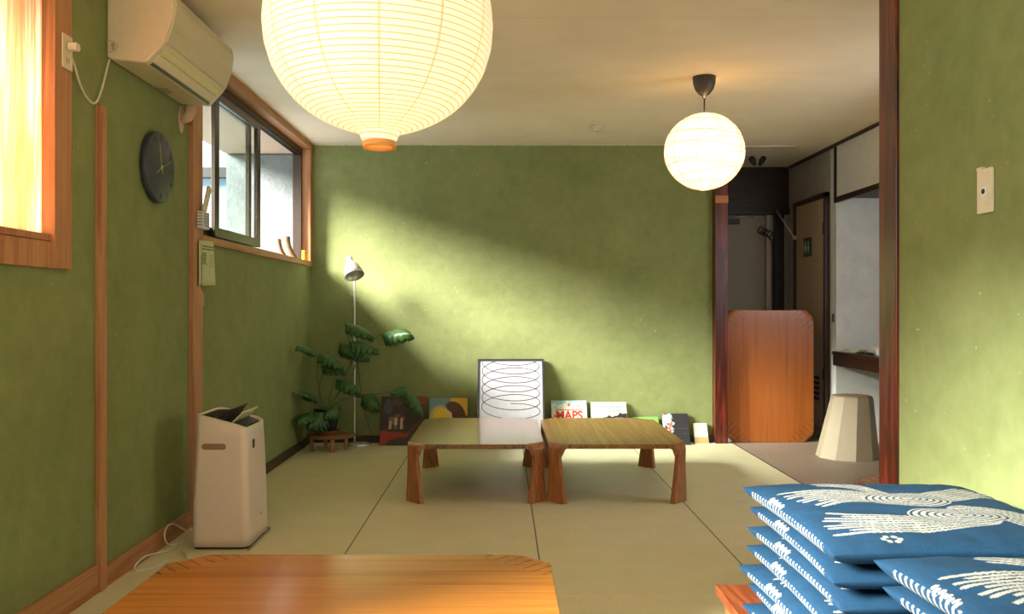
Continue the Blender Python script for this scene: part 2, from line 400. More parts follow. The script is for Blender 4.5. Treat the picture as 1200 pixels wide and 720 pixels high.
tag(m.build('paper_packet', M['paper'], loc=(2.90, 6.42, .7625), bevel=.008), labs[0], 'packet')
m = MB(); m.prism(rrect(.06, .09, .02), 2, 0, .008); m.prism(rrect(.05, .08, .02), 2, .008, .02)
tag(m.build('small_tray', M['rim'], loc=(2.84, 6.88, .7625), bevel=.002), labs[1], 'tray')
m = MB(); m.tube([(0, -.12, .01), (0, .05, .012)], .008); m.prism(rrect(.025, .04, .015, 5, 0, .085), 2, .004, .014)
tag(m.build('utensil', M['black'], loc=(2.79, 6.50, .7625)), labs[2], 'utensil')
m = MB(); m.prism(rrect(.05, .07, .02), 2, 0, .012); m.prism(rrect(.04, .06, .02, 6, .005, .005), 2, .012, .024)
tag(m.build('folded_cloth', M['cordgrey'], loc=(2.86, 6.68, .7625), bevel=.003), labs[3], 'cloth')
tag(MB().box(2.755, 2.768, 7.075, 7.095, 1.0, 1.07).build('wall_hook', M['dark'], bevel=.003), 'small dark hook plate on the wall strip above the counter', 'hook')
bpy.data.objects['wall_hook'].location = (0, 0, 0)
# baseboards
wbox('baseboard_back', M['darkbase'], XL, 1.755, YB-.035, YB, 0, .055, bevel=.003)
wbox('baseboard_left', M['darkbase'], XL, XL+.016, 4.47, YB-.035, 0, .065, bevel=.003)
wbox('baseboard_near', M['trimwoodY'], XL, XL+.018, -2.0, 3.33, 0, .115, bevel=.002)
wbox('baseboard_middle', M['trimwoodY'], XL, XL+.016, 3.395, 4.33, 0, .085, bevel=.002)
# battens
wbox('trim_12', M['trimwood'], XL, XL+.022, 3.335, 3.392, .0, 1.92, bevel=.002)
wbox('trim_13', M['trimwood'], XL, XL+.025, 4.33, 4.468, .0, CEIL-.001, bevel=.002)
# ---- window 1 (near, veneer shutter)
win = struct(MB().box(XL-.035, XL-.025, W1[0], W1[1], W1[2], W1[3]).build('window_1', M['veneer']))
m = MB(); e = .022
m.box(XL-.06, XL+e, W1[1]-.003, W1[1]+.115, W1[2]-.12, CEIL-.01); m.box(XL-.06, XL+e-.006, W1[0], W1[1], W1[2]-.12, W1[2]-.028)
m.box(XL-.06, XL+e, W1[0]-.1, W1[0], W1[2]-.12, CEIL-.01); m.box(XL-.06, XL+e-.004, W1[0], W1[1], W1[3], CEIL-.01)
m.box(XL-.06, XL+.008, W1[0], W1[1], W1[2]-.024, W1[2])
m.build('window_frame', M['trimwood'], win, .002)
m = MB(); m.box(XL-.08, XL+.02, W3[0]-.05, W3[0], W3[2]-.05, W3[3]+.05); m.box(XL-.08, XL+.02, W3[1], W3[1]+.05, W3[2]-.05, W3[3]+.05); m.box(XL-.08, XL+.02, W3[0], W3[1], W3[2]-.05, W3[2]); m.box(XL-.08, XL+.02, W3[0], W3[1], W3[3], W3[3]+.05); m.box(XL-.06, XL-.02, .73, .77, W3[2], W3[3])
w3o = struct(m.build('added_window', M['trimwood'])); MB().box(XL-.042, XL-.038, W3[0], W3[1], W3[2], W3[3]).build('pane', M['glass'], w3o)  # unseen window, added so side light reaches the right wall
# ---- window 2 (sliding sashes)
m = MB()
m.box(XL-.075, XL+.02, W2[1]-.003, YB, 1.462, CEIL-.001)
fr2 = struct(m.build('window_2', M['trimwood'], bevel=.002))
m = MB(); m.box(XL-.075, XL+.026, 4.468, W2[1], 1.462, 1.503); m.box(XL-.075, XL+.026, 4.468, W2[1], 2.431, CEIL-.001)
m.build('window_sill', M['trimwoodY'], fr2, .002)
m = MB(); m.box(XL-.118, XL-.076, 4.47, W2[1]+.02, 1.503, 1.53); m.box(XL-.118, XL-.05, 4.47, W2[1], 2.392, 2.43); m.box(XL-.118, XL-.05, 6.965, 6.996, 1.503, 2.392)
for x in (-.062, -.082, -.1): m.box(XL+x, XL+x+.004, 4.47, 6.965, 2.375, 2.392)
m.build('window_track', M['alu'], fr2)
def sash(name, y0, y1, x, wdt=.05):
    z0, z1 = 1.532, 2.372; m = MB(); a, b = x-.012, x+.012
    m.box(a, b, y0, y0+wdt, z0, z1); m.box(a, b, y1-wdt, y1, z0, z1); m.box(a, b, y0+wdt, y1-wdt, z0, z0+.055); m.box(a, b, y0+wdt, y1-wdt, z1-.045, z1)
    o = m.build(name, M['alu'], fr2, .002)
    MB().box(x-.002, x+.002, y0+wdt, y1-wdt, z0+.055, z1-.045).build('pane', M['glass'], o)
    return o
sash('sash', 4.88, 5.80, XL-.062, .075); sash('sash', 4.50, 5.70, XL-.095, .055)
# ---- outdoors seen through window 2
wbox('wall_balcony', M['outwall'], -2.36, XL-.121, 7.26, 7.45, -.5, 2.43)
wbox('ceiling_balcony', M['soffit'], -2.36, XL-.121, 2.0, 7.45, 2.44, 2.52)
nb = thing('neighbour_building', 'pale blue-grey building seen outside beyond the sliding window', 'building', (-5.2, 13, 0))
MB().box(-3, 1.2, 0, 2, -1, 3.1).build('wall', M['neighbour'], nb)
MB().box(-3.1, 1.35, -.15, 2.1, 3.1, 3.25).build('roof_edge', M['dark'], nb)
for x in (-1.6, .1):
    f = MB().box(x, x+.7, -.03, 0, 1.3, 2.3).build('window', M['white'], nb); MB().box(x+.06, x+.64, -.035, -.03, 1.36, 2.24).build('pane', M['dark'], f)

# ------------------------------------------------------------------ low tables with bent plywood legs
TOPT = .026; TH = .34
def leg_mesh(L, W, sx, sy, mat, parent):
    """bent strip that follows the table edges round the corner, then drops and flares"""
    w2, R = .036, .04
    a = w2/math.sqrt(2)*1.0
    c = Vector((L/2-a, W/2-a, 0)); out = Vector((1, 1, 0))/math.sqrt(2); lat = Vector((1, -1, 0))/math.sqrt(2)
    secs = []
    n = 9
    for i in range(n+1):                       # quarter bend, outer surface radius R
        th = PI/2*i/n
        p = R*(1-math.sin(th))                 # distance inward from the outermost plane
        zo = TH-R+R*math.cos(th)
        zi = TH-R+(R-TOPT)*math.cos(th); pi = R-(R-TOPT)*math.sin(th)
        secs.append((p, zo, pi, zi, w2+p, w2+pi))
    for i in range(1, 9):
        q = i/8; z = (TH-R)*(1-q); w_ = w2+.030*q**1.5
        secs.append((.012*q, z, TOPT+.012*q+.004*q, z, w_, w_))
    vs = []
    for (p, zo, pi, zi, wo, wi) in secs:
        for (pp, zz, ww, s) in ((p, zo, wo, -1), (p, zo, wo, 1), (pi, zi, wi, 1), (pi, zi, wi, -1)):
            q = c-out*pp+lat*ww*s; vs.append(Vector((q.x*sx, q.y*sy, zz)))
    m = MB(); fs = []
    for i in range(len(secs)-1):
        for k in range(4): fs.append((i*4+k, i*4+(k+1) % 4, i*4+4+(k+1) % 4, i*4+4+k))
    m.add(vs, fs, 0, False); m.add(vs, [(0, 1, 2, 3), tuple(len(vs)-4+k for k in range(4))])
    return m.build('leg', mat, parent, .0025)
def low_table(label, L, W, loc, rot, mat, lmat, group=None):
    t = thing('low_table', label, 'table', loc, rot, group)
    R = .04; w2 = .036; a = w2/math.sqrt(2); k = 2*a+R*math.sqrt(2)   # chamfer leg
    hx, hy = L/2, W/2
    poly = [(hx, -hy+k), (hx, hy-k), (hx-k, hy), (-hx+k, hy), (-hx, hy-k), (-hx, -hy+k), (-hx+k, -hy), (hx-k, -hy)]
    MB().prism(poly, 2, TH-TOPT, TH).build('tabletop', mat, t, .002)
    for sx in (-1, 1):
        for sy in (-1, 1): leg_mesh(L, W, sx, sy, lmat, t)
    return t
LT, WT = 1.17, .79
mt_or = table_mat('orange_teak_top', (164, 98, 36), (212, 140, 62), 1.17, .79, .25, .35)
mt_br = table_mat('brown_teak_top', (120, 78, 40), (172, 122, 70), 1.17, .79,   .2, .4)
mt_st = table_mat('streaked_teak_top', (132, 84, 36), (184, 132, 66), 1.17, .79, .32, .15, 7, .8)
mt_le = table_mat('orange_brown_top', (148, 78, 26), (190, 108, 44), 1.10, .735, .35, .2)
ml_br = wood('teak_leg', (140, 84, 46), (186, 122, 74), 2, 1.5, .32, .2).m
ml_or = wood('orange_leg', (150, 86, 38), (196, 120, 58), 2, 1.5, .35, .2).m
low_table('low bentwood table in front of the spiral poster, left of the middle pair', LT, WT, (-.152, 5.43, 0), (0, 0, PI/2), mt_br, ml_br, 'middle pair of low tables')
low_table('low bentwood table with dark-streaked top, right of the middle pair', LT, WT, (.665, 5.43, 0), (0, 0, PI/2), mt_st, ml_br, 'middle pair of low tables')
low_table('orange wood low table nearest the camera at the bottom left', LT, WT, (-.437, 2.29, 0), (0, 0, 0), mt_or, ml_or)
low_table('low table stood on end in the hall opening, orange top facing the room', 1.10, .735, (2.227, 7.07+.34, .55), (PI/2, -PI/2, 0), mt_le, ml_or)
ht = low_table('bright orange low table corner peeking out behind the right post', LT, WT, (2.00, 3.35, 0), (0, 0, PI/2), mt_or, ml_or)
# plain low table under the cushions
ut = thing('low_table', 'red-brown square-edged low table under the blue cushion stacks', 'table', (.945, 1.62, 0))
MB().box(-.345, .345, -.78, .775, .312, .34).build('tabletop', wood('red_brown_top', (108, 48, 24), (150, 76, 42), 1, 1, .3, .4).m, ut, .003)
for sx in (-1, 1):
    for sy in (-1, 1): MB().box(sx*.30-.025, sx*.30+.025, sy*.72-.025, sy*.72+.025, 0, .312).build('leg', ml_br, ut, .004)
m = MB(); m.box(-.3, .3, -.735, -.715, .25, .312); m.box(-.3, .3, .715, .735, .25, .312); m.box(-.31, -.29, -.72, .72, .25, .312); m.box(.29, .31, -.72, .72, .25, .312)
m.build('apron', ml_br, ut)

# ------------------------------------------------------------------ cushions (zabuton)
CW, CD, CT = .56, .60, .0482
def bez(P, n=60):
    P = [np.array(p, float) for p in P]; t = np.linspace(0, 1, n)[:, None]
    if len(P) == 3: return (1-t)**2*P[0]+2*t*(1-t)*P[1]+t*t*P[2]
    return (1-t)**3*P[0]+3*t*(1-t)**2*P[1]+3*t*t*(1-t)*P[2]+t**3*P[3]
def band(X, Y, P, wa, wb, nl, tip):
    """bundle of strokes: returns 1 where a white thread is"""
    pts = bez(P); n = len(pts); best = np.full(X.shape, 9e9); tt = np.zeros(X.shape); dd = np.zeros(X.shape)
    tan = np.gradient(pts, axis=0); tan /= np.linalg.norm(tan, axis=1)[:, None]
    for i in range(n):
        dx = X-pts[i, 0]; dy = Y-pts[i, 1]; d2 = dx*dx+dy*dy; k = d2 < best
        best[k] = d2[k]; tt[k] = i/(n-1); dd[k] = (dx*-tan[i, 1]+dy*tan[i, 0])[k]
        al = (dx*tan[i, 0]+dy*tan[i, 1])
        if i == n-1: over = al; 
    length = np.linalg.norm(np.diff(pts, axis=0), axis=1).sum()
    w_ = wa+(wb-wa)*tt**1.5
    q = dd/w_; ins = np.abs(q) < 1
    ph = (q+1)/2*nl; fr_ = np.abs(ph-np.floor(ph)-.5)                 # 0 centre of a strand, .5 between
    lane = np.floor(ph)
    end = 1-.10*(lane % 3 == 1)-.05*np.abs(q)
    inside_end = (tt*length+0) < end*length - (fr_**2)*.06*tip
    dash = (np.sin(tt*length*520+lane*1.7) > .55)
    thread = (fr_ < .30) | ((fr_ < .5) & dash & (tt < .8))
    far = np.sqrt(best) > w_*1.02
    return ins & inside_end & thread & ~far
def cushion_pattern(X, Y):
    out = np.zeros(X.shape, bool)
    k = (.31, .27)
    out |= band(X, Y, [(.30, .33), (.20, .42), (.045, .36)], .045, .092, 10, 1)
    out |= band(X, Y, [(.36, .17), (.22, .11), (.035, .165)], .045, .085, 9, 1)
    out |= band(X, Y, [(.36, .36), (.45, .40), (.54, .46)], .04, .06, 8, 1)
    out |= band(X, Y, [(.38, .25), (.44, .22), (.53, .08)], .035, .085, 9, 1)
    out |= band(X, Y, [(.27, .42), (.24, .50), (.16, .565)], .02, .045, 5, 1)
    for (cx, cy, rx, ry) in ((.34, .20, .105, .062), (.30, .345, .095, .068)):   # two looped knots
        r = np.sqrt(((X-cx)/rx)**2+((Y-cy)/ry)**2); g = r*6.5; ring = np.abs(g-np.floor(g)-.5) < .33
        a = np.arctan2(Y-cy, X-cx); m = (r < 1); out = np.where(m, ring, out).astype(bool)
    for cy_, sh in ((.36, 0), (.40, .004)):                                     # feather ends lapping over the left edge
        for j in range(4): out |= (((X-.008-.004*(j % 2))/.008)**2+((Y-cy_-.011*(j-1.5))/.005)**2) < 1
    for j in range(6):                                                         # small blossom
        a = j*PI/3; out |= ((X-.13-.016*math.cos(a))**2+(Y-.045-.011*math.sin(a))**2) < .006**2
    return out
def cushion_mesh():
    nx, ny = 300, 330
    g = lambda n: np.sin(np.linspace(-PI/2, PI/2, n))*.6+np.linspace(-1, 1, n)*.4
    a = g(nx); b = g(ny); A, B = np.meshgrid(a, b, indexing='ij')
    hgt = np.clip((1-np.abs(A)**5), 0, 1)**.5*np.clip((1-np.abs(B)**5), 0, 1)**.5*(.88+.12*(1-A**2)*(1-B**2))
    hgb = np.clip((1-np.abs(A)**15), 0, 1)**.5*np.clip((1-np.abs(B)**15), 0, 1)**.5
    # plan: sides bow in a little, corners are pulled out to points
    X = A*CW/2*(1-.035*(1-B**2)*np.abs(A)**3); Y = B*CD/2*(1-.035*(1-A**2)*np.abs(B)**3)
    wr = .0018*np.sin(A*9+B*4)*np.sin(B*11)+.0016*np.sin(A*23+3*B)*np.abs(B)**4+.0016*np.sin(B*26+2*A)*np.abs(A)**4
    Zt = CT/2*hgt+wr*(hgt > .02)*hgt; Zb = -CT/2*hgb
    me = bpy.data.meshes.new('zabuton')
    N = nx*ny; vt = np.stack([X, Y, Zt], -1).reshape(-1, 3); vb = np.stack([X, Y, Zb], -1).reshape(-1, 3)
    V = np.concatenate([vt, vb]); idx = np.arange(N).reshape(nx, ny)
    q = np.stack([idx[:-1, :-1], idx[1:, :-1], idx[1:, 1:], idx[:-1, 1:]], -1).reshape(-1, 4)
    Fc = np.concatenate([q, q[:, ::-1]+N])
    me.from_pydata(V.tolist(), [], Fc.tolist())
    U = (A+1)/2*CW; W_ = (B+1)/2*CD
    pt = cushion_pattern(U, W_)
    # underside carries the ends of the stitched bundles: short slanted ticks along the rim
    e = U; s = (W_*1.0+e*.5); tick = (np.mod(s, .018) < .0075)
    pb = (e > .000) & (e < .03) & tick & (W_ > .06) & (W_ < .54)
    
    e2 = W_; tick2 = np.mod(U+e2*.5, .021) < .010
    pb |= (e2 > .0018) & (e2 < .015) & tick2 & (U > .3) & (U < .5)
    pt |= (e < .003) & tick & (W_ > .06) & (W_ < .54)
    att = me.attributes.new('stitch', 'FLOAT', 'POINT')
    att.data.foreach_set('value', np.concatenate([pt.reshape(-1), pb.reshape(-1)]).astype(np.float32))
    me.polygons.foreach_set('use_smooth', [True]*len(me.polygons))
    bm = bmesh.new(); bm.from_mesh(me); bmesh.ops.remove_doubles(bm, verts=bm.verts, dist=1e-5); bm.to_mesh(me); bm.free()
    return me
t = NT('indigo_cotton'); v = t.coord()
at_ = t.node('ShaderNodeAttribute', attribute_name='stitch')
wv = t.math('ADD', t.noise(t.coord((30, 700, 30)), 1, 2), t.noise(t.coord((700, 30, 30)), 1, 2))
kk = t.math('ADD', t.math('MULTIPLY', wv, .35), t.math('MULTIPLY', t.noise(v, 6, 4), .3))
bl = t.ramp(kk, [(.3, srgb(12, 42, 66)), (.7, srgb(30, 66, 94))])
wh = t.ramp(t.noise(v, 300, 2), [(.3, srgb(138, 136, 128)), (.7, srgb(168, 165, 156))])
t.set(t.mix(at_.outputs['Fac'], bl, wh), .85, 0, .2)
hh = t.math('ADD', t.math('MULTIPLY', wv, .3), at_.outputs['Fac']); t.bump(hh, .5, .0012)
zm = cushion_mesh(); zm.materials.append(t.m)
ordA = ['topmost', 'second from the top', 'third from the top', 'fourth from the top', 'fifth from the top', 'sixth from the top', 'bottom']
def stack(x, y, n, where, group, z0=.34, sd=1):
    r = random.Random(sd)
    for i in range(n):
        k = n-1-i                     # k: index from the top
        o = bpy.data.objects.new('floor_cushion', zm); COL.objects.link(o)
        jx = [0, .012, .014, .006, -.006, .006, .008][k]; 
        o.location = (x+jx, y+r.uniform(-.006, .006) if k else y, z0+CT/2+  .0487*i+ .0005)
        o.rotation_euler = (0, 0, r.uniform(-.04, .04) if k else 0)
        if k == 0: o.scale = (1, 1, 1.15); o.location.z += .004
        nm = ordA[k]
        if nm == 'bottom': lab = 'indigo cushion, bottom of %s' % where
        else: lab = 'indigo cushion, %s in %s' % (nm, where)
        tag(o, lab, 'cushion', group)
stack(.613+CW/2, 2.17-CD/2, 7, 'the rear stack beside the post', 'cushions in the rear stack', sd=2)
stack(.675+CW/2, 1.545-CD/2, 7, 'the front stack at bottom right', 'cushions in the front stack', sd=5)

# ------------------------------------------------------------------ paper lanterns
def paper_mat(name, base, rib, nrib, nver, em, off, wr=.16, wv=.01, emc=(1, .84, .52, 1)):
    t = NT(name); tc = t.node('ShaderNodeTexCoord'); sp = t.node('ShaderNodeSeparateXYZ'); t.link(tc.outputs['UV'], sp.inputs[0])
    vv = t.math('ADD', t.math('MULTIPLY', sp.outputs[1], nrib), t.math('MULTIPLY', sp.outputs[0], off))
    r = t.math('ABSOLUTE', t.math('SUBTRACT', t.math('FRACT', vv), .5)); r = t.math('GREATER_THAN', r, .5-wr/2)
    u = t.math('FRACT', t.math('MULTIPLY', sp.outputs[0], nver)); u = t.math('LESS_THAN', u, wv*nver)
    k = t.math('MAXIMUM', t.math('MULTIPLY', r, .75), t.math('MULTIPLY', u, .6))
    fib = t.noise(t.coord((1, 1, 1)), 40, 4)
    k = t.math('ADD', k, t.math('MULTIPLY', t.math('SUBTRACT', fib, .5), .12))
    colr = t.mix(k, base, rib)
    t.set(colr, .8, 0, .1)
    t.link(t.mix(k, emc, tuple(a*b for a, b in zip(emc, rib))), t.b.inputs['Emission Color']); t.b.inputs['Emission Strength'].default_value = em
    return t
def uv_lathe(prof, n, name, mat, parent, wob=None):
    """prof list of (r,z) with uv v by arc length"""
    bm = bmesh.new(); uvl = bm.loops.layers.uv.new('UVMap'); L = [0]
    for i in range(1, len(prof)): L.append(L[-1]+math.hypot(prof[i][0]-prof[i-1][0], prof[i][1]-prof[i-1][1]))
    rows = []
    for i, (r, z) in enumerate(prof):
        row = []
        for k in range(n):
            a = 2*PI*k/n; rr = r*(wob(a, i) if wob else 1); row.append(bm.verts.new((rr*math.cos(a), rr*math.sin(a), z)))
        rows.append(row)
    for i in range(len(prof)-1):
        for k in range(n):
            f = bm.faces.new((rows[i][k], rows[i][(k+1) % n], rows[i+1][(k+1) % n], rows[i+1][k])); f.smooth = True
            for lp, (uu, vv) in zip(f.loops, ((k/n, L[i]), ((k+1)/n, L[i]), ((k+1)/n, L[i+1]), (k/n, L[i+1]))): lp[uvl].uv = (uu, vv/L[-1])
    me = bpy.data.meshes.new(name); bm.to_mesh(me); bm.free(); me.materials.append(mat)
    o = bpy.data.objects.new(name, me); COL.objects.link(o); o.parent = parent; return o
R = .30
half = [(0, 1), (.2, .983), (.4, .925), (.55, .845), (.68, .745), (.78, .635), (.86, .51), (.92, .38), (.96, .27), (.985, .18)]
def interp(q, tab):
    for (a, b), (c, d_) in zip(tab, tab[1:]):
        if a <= q <= c: return b+(d_-b)*(q-a)/(c-a)
    return tab[-1][1]
prof = []
nseg = 56
for i in range(nseg*2+1):
    q = -0.985+1.97*i/(nseg*2); r = interp(abs(q), half)*R
    prof.append((r, q*R*.95))
# smooth the profile
for _ in range(3):
    prof = [prof[0]]+[((prof[i-1][0]+2*prof[i][0]+prof[i+1][0])/4, prof[i][1]) for i in range(1, len(prof)-1)]+[prof[-1]]
prof = [(R*.142, -R*1.02)]+prof+[(R*.142, R*1.02)]
LC = (-.324, 2.24, 1.862)
bl = thing('paper_lantern', 'large round ribbed paper lantern glowing overhead near the camera', 'lantern', LC)
mat = paper_mat('washi_ribbed', srgb(250, 236, 205), srgb(222, 158, 92), 56, 12, .51, 1, .20, .0035, (1, .83, .54, 1)).m
o = uv_lathe(prof, 96, 'paper_shade', mat, bl); o.rotation_euler = (0, 0, .13)
m = MB(); m.lathe([(.0405, -R*1.07), (.0440, -R*1.07), (.0440, -R*1.01), (.0405, -R*1.01), (.0405, -R*1.07)], 40, cap=False); m.build('bottom_ring', plain('orange_bamboo', (226, 150, 80), .5), bl)
m = MB(); m.lathe([(.0405, R*1.01), (.0435, R*1.01), (.0435, R*1.07), (.0405, R*1.07), (.0405, R*1.01)], 40, cap=False)
for a in (0, 2.1, 4.2): m.tube([(.042*math.cos(a), .042*math.sin(a), R*1.04), (0, 0, R*1.04)], .002, 6)
m.build('top_ring', M['trimwood'], bl)
MB().tube([(0, 0, R*1.04), (0, 0, CEIL-LC[2]-.03)], .004).build('cord', M['cord'], bl)
MB().lathe([(.012, -.045), (.04, -.03), (.05, 0)], 24, (0, 0, CEIL-LC[2]-.001)).build('ceiling_cap', M['plastic'], bl)
t = NT('bulb_glow'); t.set(srgb(255, 240, 210), .3); t.b.inputs['Emission Color'].default_value = (1, .78, .45, 1); t.b.inputs['Emission Strength'].default_value = 5
M['bulb'] = t.m
MB().lathe([(.004, -.05), (.022, -.04), (.03, -.02), (.03, 0), (.016, .03), (.014, .06)], 20, (0, 0, 0)).build('bulb', M['bulb'], bl)
# small lantern
SC = (1.19, 5.0, 2.04); r2 = .234
sl = thing('paper_lantern', 'smaller round paper lantern with thin wire hoops hanging farther back', 'lantern', SC)
mat = paper_mat('washi_plain', srgb(250, 236, 205), srgb(160, 120, 70), 1, 1, .36, 0, 0, 0, (1, .72, .34, 1))
tl = mat.node('ShaderNodeBsdfTranslucent'); tl.inputs[0].default_value = srgb(250, 228, 180); ad = mat.node('ShaderNodeAddShader')
mxs = mat.node('ShaderNodeMixShader'); mxs.inputs[0].default_value = .25
mat.link(mat.b.outputs[0], mxs.inputs[1]); mat.link(tl.outputs[0], mxs.inputs[2]); mat.link(mxs.outputs[0], mat.out.inputs[0])
prof = []
for i in range(33):
    a = -PI/2*.93+PI*.925*i/32; prof.append((r2*math.cos(a), r2*.96*math.sin(a)))
uv_lathe(prof, 72, 'paper_shade', mat.m, sl, lambda a, i: 1-.018*abs(math.sin(a*5+.6)))
m = MB(); rr = random.Random(11)
for zc, tx, ty in ((.52, .05, .1), (.74, -.05, .02), (.16, .07, -.04), (.12, -.10, .05), (-.22, .14, 0), (-.26, -.1, .12), (-.52, .12, .05), (-.5, -.12, -.08), (-.78, .0, .05), (.4, -.08, 0)):
    pts = []
    for k in range(48):
        a = 2*PI*k/48; zz = zc+tx*math.cos(a)+ty*math.sin(a); rad = math.sqrt(max(.02, 1-zz*zz))
        pts.append((r2*1.004*rad*math.cos(a)*(1-.018*abs(math.sin(a*5+.6))), r2*1.004*rad*math.sin(a)*(1-.018*abs(math.sin(a*5+.6))), r2*.965*zz))
    m.tube(pts, .0016, 5, closed=True)
for k in range(10):
    a = (k*PI-.6)/5+.02; pts = []
    for j in range(25):
        b = -PI/2*.92+PI*.92*j/24; pts.append((r2*1.003*math.cos(b)*math.cos(a), r2*1.003*math.cos(b)*math.sin(a), r2*.965*math.sin(b)))
    m.tube(pts, .0013, 5)
m.build('wire_hoops', plain('hoop_wire', (110, 80, 44), .6), sl)
MB().tube([(0, 0, r2*.9), (0, 0, CEIL-SC[2]-.095)], .0045).build('cord', M['black'], sl)
MB().lathe([(.010, -.125), (.014, -.11), (.030, -.102), (.052, -.075), (.064, -.04), (.068, 0)], 36, (0, 0, CEIL-SC[2]-.001)).build('ceiling_cup', M['dark'], sl)
MB().lathe([(.004, -.05), (.024, -.04), (.032, -.01), (.03, .02), (.016, .05), (.015, .2)], 20, (-.02, 0, -.01)).build('bulb', M['bulb'], sl)
l = bpy.data.lights.new('lantern_bulb', 'POINT'); l.energy = 22; l.color = (1, .72, .38); l.shadow_soft_size = .045
o = bpy.data.objects.new('lantern_bulb', l); COL.objects.link(o); o.location = (SC[0]-.02, SC[1]-.05, SC[2]-.01)

# ceiling bits
sd = thing('smoke_detector', 'small round cream detector on the ceiling before the back wall', 'detector', (.71, 6.35, CEIL))
MB().lathe([(.018, -.04), (.034, -.036), (.04, -.028), (.044, -.027), (.046, -.016), (.056, -.013), (.058, 0)], 32, (0, 0, 0)).build('housing', M['plastic'], sd)
MB().lathe([(.006, -.044), (.01, -.04)], 16, (0, 0, 0)).build('sensor_button', M['cordgrey'], sd)
cs = thing('ceiling_spot_lamp', 'small twin-headed metal spotlight on the hall ceiling', 'lamp', (2.29, 7.62, CEIL))
MB().lathe([(.03, -.02), (.035, 0)], 20).build('mount', M['chrome'], cs)
for s in (-1, 1): MB().lathe([(.014, -.04), (.026, 0), (.026, .04), (.016, .05)], 18, M=Matrix.Translation((s*.038, 0, -.045)) @ Matrix.Rotation(s*.5, 4, 'Y')).build('spot_head', M['dark'], cs)

# ------------------------------------------------------------------ left wall things
# air conditioner: profile (depth from wall, z)
ac = thing('air_conditioner', 'yellowed white split air conditioner high on the left wall', 'air conditioner', (XL, 3.435, 2.12))
P = [(0, .015), (.02, .006), (.15, -.006), (.165, .0), (.225, .065), (.235, .082), (.262, .16), (.272, .23), (.262, .275), (.235, .295), (.02, .295), (0, .29)]
def acp(y0, y1, P, mat, nm, bev=.006): return MB().prism([(x, z) for x, z in P], 1, y0, y1).build(nm, mat, ac, bev, seg=3)
acp(0, .76, P, M['acside'], 'body', .008)
FP = [(.228, .075), (.240, .079), (.268, .16), (.279, .23), (.27, .272), (.25, .2905), (.24, .285), (.258, .25), (.25, .16)]
acp(.012, .748, FP, M['acplastic'], 'front_panel', .003)
def onslope(t0, t1, off0, off1, y0, y1, nm, mat, bev=.001, par=None):
    a = Vector((.165, 0)); b = Vector((.225, .065)); dvec = b-a; nrm = Vector((dvec.y, -dvec.x)).normalized()
    q = [a+dvec*t0+nrm*off0, a+dvec*t1+nrm*off0, a+dvec*t1+nrm*off1, a+dvec*t0+nrm*off1]
    return MB().prism([(p.x, p.y) for p in q], 1, y0, y1).build(nm, mat, par or ac, bev)
onslope(-.08, .08, -.004, .0015, .04, .72, 'air_slot', M['black'], 0)
fl = onslope(.12, .55, -.002, .006, .035, .725, 'louver', M['acside'], .002)
onslope(.60, .92, -.002, .004, .05, .71, 'display_strip', plain('greenish_strip', (214, 204, 140), .3), .001)
m = MB(); m.tube([(.012, -.0015, .035), (.035, -.0015, .04), (.045, -.0015, .06), (.035, -.0015, .078), (.01, -.0015, .082)], .0012, 6)
m.lathe([(.001, 0), (.009, .001)], 12, M=Matrix.Translation((.026, -.0005, .065)) @ Matrix.Rotation(PI/2, 4, 'X')); m.lathe([(.001, 0), (.007, .001)], 12, M=Matrix.Translation((.026, -.0005, .05)) @ Matrix.Rotation(PI/2, 4, 'X'))
m.build('cord_knockout', M['cordgrey'], ac)
m = MB()
for i in range(3): m.box(.03+i*.018, .042+i*.018, .40+i*.01, .52-i*.01, -.0045, -.003)
m.build('underside_label', M['cordgrey'], ac)
text_mesh('•  ——————', .016, 'front_mark', M['cordgrey'], ac, Matrix.Translation((.2615, .06, .135)) @ Matrix(((0, .0, 1, 0), (1, 0, 0, 0), (0, 1, 0, 0), (0, 0, 0, 1))) @ Matrix.Rotation(.33, 4, 'X') , ax='LEFT')
# pipe sleeve below the unit
ps = thing('pipe_sleeve', 'pinkish pipe elbow with wall collar below the air conditioner', 'pipe', at(209, 140, 4.22))
ps.location.x = XL
MB().lathe([(.052, 0), (.052, .006), (.03, .012)], 28, M=Matrix.Translation((.0005, 0, 0)) @ Matrix.Rotation(PI/2, 4, 'Y') @ Matrix.Diagonal((1.35, .62, 1, 1))).build('wall_collar', M['pinkplastic'], ps)
MB().tube([(.004, 0, 0), (.035, 0, .01), (.05, 0, .04), (.05, 0, .078)], [.026, .027, .027, .027], 16).build('pipe', M['pinkplastic'], ps)
# outlet, plug and cord
ol = thing('wall_outlet', 'cream double wall outlet on the wooden shutter frame', 'outlet', (XL+.022, 3.07, 2.045))
MB().box(.0005, .008, -.035, .035, -.062, .062).build('cover_plate', M['plastic'], ol, .003)
for y in (-.007, .007): MB().box(.0079, .0086, y-.0015, y+.0015, -.04, -.02).build('slot', M['black'], ol)
pg = thing('power_cord', 'white plug and cord looping from the outlet to the air conditioner', 'cord', (XL+.03, 3.075, 2.065))
MB().box(.001, .036, -.016, .016, -.014, .014).build('plug', M['cord'], pg, .005)
base = pg.location
pts = [Vector((.034, .012, 0))]
for (x, y, Y) in ((84, 62, 3.12), (90, 78, 3.15), (95, 99, 3.19), (101, 114, 3.24), (108, 121, 3.29), (114, 117, 3.33), (118.5, 101, 3.37), (121, 84, 3.40), (124, 70, 3.428)):
    z = CH+(CY-y)/F*Y; pts.append(Vector((XL+.014, Y, z))-base)
from mathutils import geometry
